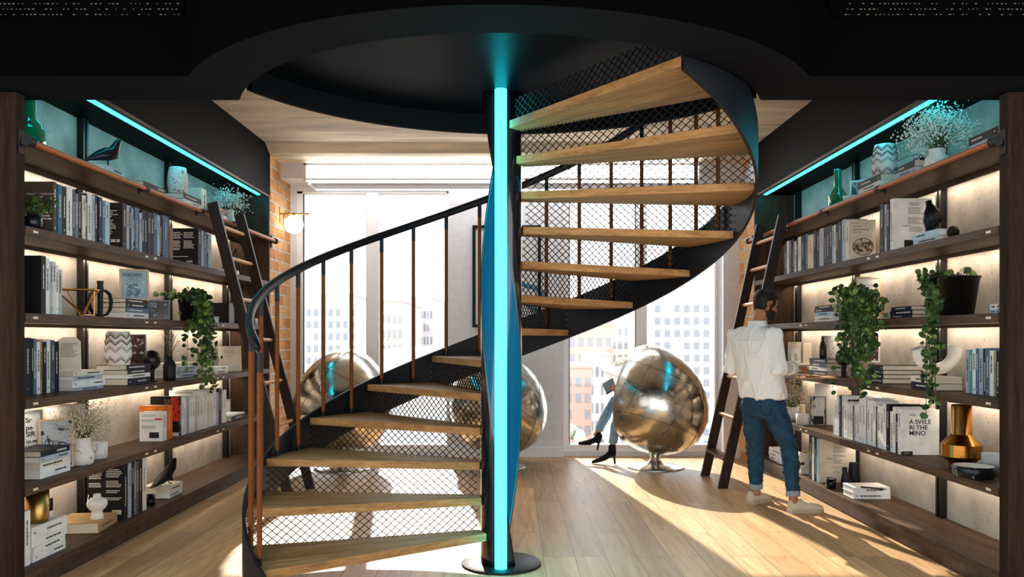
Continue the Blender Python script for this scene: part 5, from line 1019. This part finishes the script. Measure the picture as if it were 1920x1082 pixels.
# jeans
j = MB(); j.loft([ering(Vector((2.04, 6.515, z)), R_v, F_, a, bb, 28, 2.2) for z, a, bb in ((.75, .13, .105), (.80, .165, .125), (.87, .176, .135), (.96, .165, .125))])
for h, kn, an in ((hipL, knL, anL), (hipR, knR, anR)): j.tube([h+Vector((0, 0, .03)), h.lerp(kn, .3), h.lerp(kn, .7), kn, kn.lerp(an, .35), an.lerp(kn, .22), an.lerp(kn, .10)], [.096, .09, .077, .069, .066, .053, .05], 18)
jn = fuse(j, .0105, 3, (9, .012, (1, 1, 1.7))).build('jeans', DEN, man); WLOC[jn.name] = WLOC[man.name].copy()
for kn, an in ((knL, anL), (knR, anR)):
    a0 = an.lerp(kn, .07); dd = (kn-an).normalized(); MB().tube([a0, a0+dd*.002, a0+dd*.042, a0+dd*.046], [.049, .056, .057, .05], 20).build('turned_cuff', CUFF, jn)
# seat pocket outline on the visible hip
pk = MB(); hc = Vector((2.04, 6.515, .86)); rows_ = []
def hipp(t, z): return Vector((2.04, 6.515, z))+R_v*(.181*math.cos(t))+F_*(-.1395*math.sin(t))
o5 = [(.62, .90), (1.15, .91), (1.13, .81), (.9, .775), (.66, .80), (.62, .90)]; pts = []
for (ta, za), (tb, zb_) in zip(o5, o5[1:]):
    for q_ in range(6): t = q_/6; pts.append(hipp(ta+(tb-ta)*t, za+(zb_-za)*t))
pk.tube(pts+[pts[0]], .0018, 5); pk.build('pocket_seam', M('dark denim stitch', '#16293a', .8), jn)
# shoes
def shoe(heel, d, L_, name, parent, up_, sole):
    d = Vector(d).normalized(); sd_ = d.cross(Zv).normalized(); r1 = []; r2 = []
    prof = [(0, .026, .07), (.04, .034, .085), (.2, .037, .09), (.36, .036, .082), (.5, .041, .062), (.66, .047, .052), (.82, .047, .044), (.94, .036, .034), (1.0, .014, .022)]
    for t, w_, h_ in prof:
        c_ = heel+d*(t*L_); r1.append([c_+sd_*(w_*math.cos(a))+Zv*(.022+h_*max(0, math.sin(a))**.7) for a in [pi*i/11 for i in range(12)]]+[c_-sd_*w_*.5+Zv*.02, c_+sd_*w_*.5+Zv*.02])
        r2.append([c_+sd_*((w_+.004)*x)+Zv*z for x, z in ((1, .0), (1.02, .012), (1, .026), (-1, .026), (-1.02, .012), (-1, .0))])
    o = MB().loft(r1, 0, True).build(name, up_, parent, fix=True); WLOC[o.name] = WLOC[parent.name].copy()
    MB().loft([[p-d*.004 for p in r2[0]]]+r2+[[p+d*.003 for p in r2[-1]]], 0, False).build('sole', sole, o, fix=True)
    lc = MB()
    for t in (.36, .43, .5, .57):
        c_ = heel+d*(t*L_)+Zv*(.022+.088-(t-.3)*.12); lc.tube([c_-sd_*.022-Zv*.006, c_+Zv*.004, c_+sd_*.022-Zv*.006], .0035, 5)
    lc.build('laces', M('cream laces', '#d8cfbd', .8), o); return o
shoe(Vector((1.985, 6.70, 0)), (.80, .58, 0), .27, 'sneaker', man, CANV, M('cream rubber', '#b9ac93', .6)); shoe(Vector((2.205, 6.375, 0)), (.98, .12, 0), .285, 'sneaker', man, CANV, M('cream rubber', '#b9ac93', .6))
p = Vector((2.47, 6.6, Z4+.002)); r = root('magazine', 'open tan magazine under the hand of the man on the fourth shelf', 'magazine', p); mm = MB()
for s in (1, -1): mm.loft([[p+Vector((x, s*y, z)) for x, z in ((.16, 0), (-.10, 0))]+[p+Vector((x, s*y, z+.004)) for x, z in ((-.10, zz), (.16, zz))] for y, z, zz in ((0, 0, .0), (.03, 0, .012), (.08, 0, .018), (.13, 0, .006))], 0, False)
mm.build('pages', M('tan print', '#b58a5c', .7, noise=(18, .25)), r)
# ---- the woman sitting in the egg chair
wo = root('person', 'woman sitting in the egg chair, only her jeans and black heeled ankle boots showing', 'person', (1.45, 8.7, 0))
fw_ = Vector((-.78, .62, 0)).normalized(); rw = fw_.cross(Zv).normalized()
hip = Vector((1.50, 8.66, .43)); ch = Vector((1.60, 8.58, .80)); hc2 = Vector((1.57, 8.60, 1.075))
hA, hB = hip-rw*.08, hip+rw*.08
kA, kB = Vector((1.135, 8.95, .69)), Vector((1.17, 8.83, .56)); aA, aB = Vector((.955, 8.93, .335)), Vector((1.105, 8.81, .20))
b = MB(); b.tube([hip, hip.lerp(ch, .5), ch, ch+Vector((-.01, .01, .08)), ch+Vector((-.015, .01, .15))], .1, 20, ab=[(.15, .11), (.12, .1), (.16, .1), (.13, .08), (.045, .045)], ref=rw); head(b, hc2, fw_+Vector((0, 0, -.25)), .92)
b.tube([ch+Vector((0, 0, .1)), hc2-Vector((0, 0, .05))], .045, 12)
for h, k_, a_ in ((hA, kA, aA), (hB, kB, aB)): b.tube([h, h.lerp(k_, .5), k_, k_.lerp(a_, .4), a_, a_+(a_-k_).normalized()*.05], [.078, .065, .047, .045, .032, .036], 14)
for s, hd in ((-1, Vector((1.17, 8.90, .80))), (1, Vector((1.25, 8.80, .74)))):
    shd = ch+rw*(s*.15)+Vector((0, 0, .04)); el = shd+Vector((-.12, .1, -.2)); b.tube([shd, el, hd], [.042, .036, .025], 10)
fb = fuse(b, .011, 3); hand(fb, Vector((1.17, 8.90, .80)), Vector((-.7, .4, .5)), Vector((.2, .5, -.5)), Vector((.3, .3, .8)), .85, .45); hand(fb, Vector((1.25, 8.80, .74)), Vector((-.7, .5, .3)), Vector((.2, .5, -.5)), Vector((.3, .3, .8)), .85, .45)
fb.build('body', SKINW, wo)
s = MB(); s.tube([hip+Vector((0, 0, .04)), hip.lerp(ch, .5), ch, ch+Vector((-.01, .01, .08)), ch+Vector((-.012, .01, .12))], .1, 20, ab=[(.17, .13), (.14, .12), (.175, .115), (.145, .095), (.06, .06)], ref=rw)
for q_ in (-1, 1):
    hd = Vector((1.17, 8.90, .80)) if q_ < 0 else Vector((1.25, 8.80, .74)); shd = ch+rw*(q_*.15)+Vector((0, 0, .04)); el = shd+Vector((-.12, .1, -.2)); s.tube([shd-rw*q_*.05, shd, el, el.lerp(hd, .8)], [.055, .055, .048, .038], 12)
fuse(s, .013, 3).build('sweater', M('grey knit', '#8d8b88', .9), wo)
j = MB(); j.tube([hip-Vector((0, 0, .06)), hip, hip+Vector((.02, -.02, .1))], .1, 18, ab=[(.15, .12), (.165, .13), (.15, .12)], ref=rw)
for h, k_, a_ in ((hA, kA, aA), (hB, kB, aB)): j.tube([h, h.lerp(k_, .5), k_, k_.lerp(a_, .45), a_.lerp(k_, .06)], [.092, .076, .06, .056, .044], 16)
fuse(j, .011, 2, (12, .003, (1, 1, 1))).build('jeans', DENL, wo)
o = MB(); o.ball(hc2+Vector((0.02, -.02, .02))-fw_*.02, .105, 20, 14, sc=(.95, .95, 1.1)); o.ball(hc2-fw_*.06-Vector((0, 0, .08)), .075, 14, 10, sc=(1, 1, 1.4)); o.build('hair', HAIR, wo)
def boot(heel, toe, ank, parent):
    """ankle boot: the foot slopes from a raised heel seat down to the ball; a slim heel stands under it"""
    ax = (toe-heel).normalized(); sd_ = ax.cross(Zv).normalized(); up = sd_.cross(ax); L_ = (toe-heel).length
    hs = heel+up*.085; m = MB()
    path = [(hs-ax*.005+up*.03, .028, .035), (hs+ax*.05+up*.032, .036, .046), (hs.lerp(toe, .38)+up*.03, .036, .042), (hs.lerp(toe, .62)+up*.022, .042, .03), (hs.lerp(toe, .85)+up*.018, .036, .022), (toe+up*.016, .014, .014)]
    m.loft([[c_+sd_*(w_*math.cos(t))+up*(h_*math.sin(t)) for t in [2*pi*i/16 for i in range(16)]] for c_, w_, h_ in path])
    m.tube([hs+ax*.035+up*.02, hs+ax*.032+up*.075, ank+(ank-hs).normalized()*.01], [.046, .044, .04], 16)
    o = fuse(m, .007, 3).build('ankle_boot', M('black suede', '#0b0b0d', .8), parent); WLOC[o.name] = WLOC[parent.name].copy()
    MB().tube([hs+ax*.012+up*.0, heel+ax*.004], [.014, .0095], 10).build('heel', M('dark brown heel', '#1d1210', .4), o)
    MB().loft([[c_-up*(h_*.97)+sd_*(w_*.9*x)+up*z for x, z in ((1, 0), (1, .006), (-1, .006), (-1, 0))] for c_, w_, h_ in path[2:]], 0, False).build('sole', M('dark brown heel', '#1d1210', .4), o)
boot(Vector((.955, 8.92, .135)), Vector((.74, 8.97, .195)), aA+Vector((.0, 0, -.02)), wo); boot(Vector((1.135, 8.79, .006)), Vector((.88, 8.83, .003)), aB, wo)
r = root('book', 'small pale blue book with a dark edge held up beside the egg chair', 'book', group=None, mtx=Matrix.Translation((1.075, 8.95, .845)) @ Matrix.Rotation(.5, 4, 'Z') @ Matrix.Rotation(-.45, 4, 'Y')); MB().box(-.05, .09, -.012, .012, -.055, .07).build('cover', cmat('l'), r, world=False); MB().box(-.055, .09, -.013, .013, -.068, -.054).build('dark_edge', CERK, r, world=False)
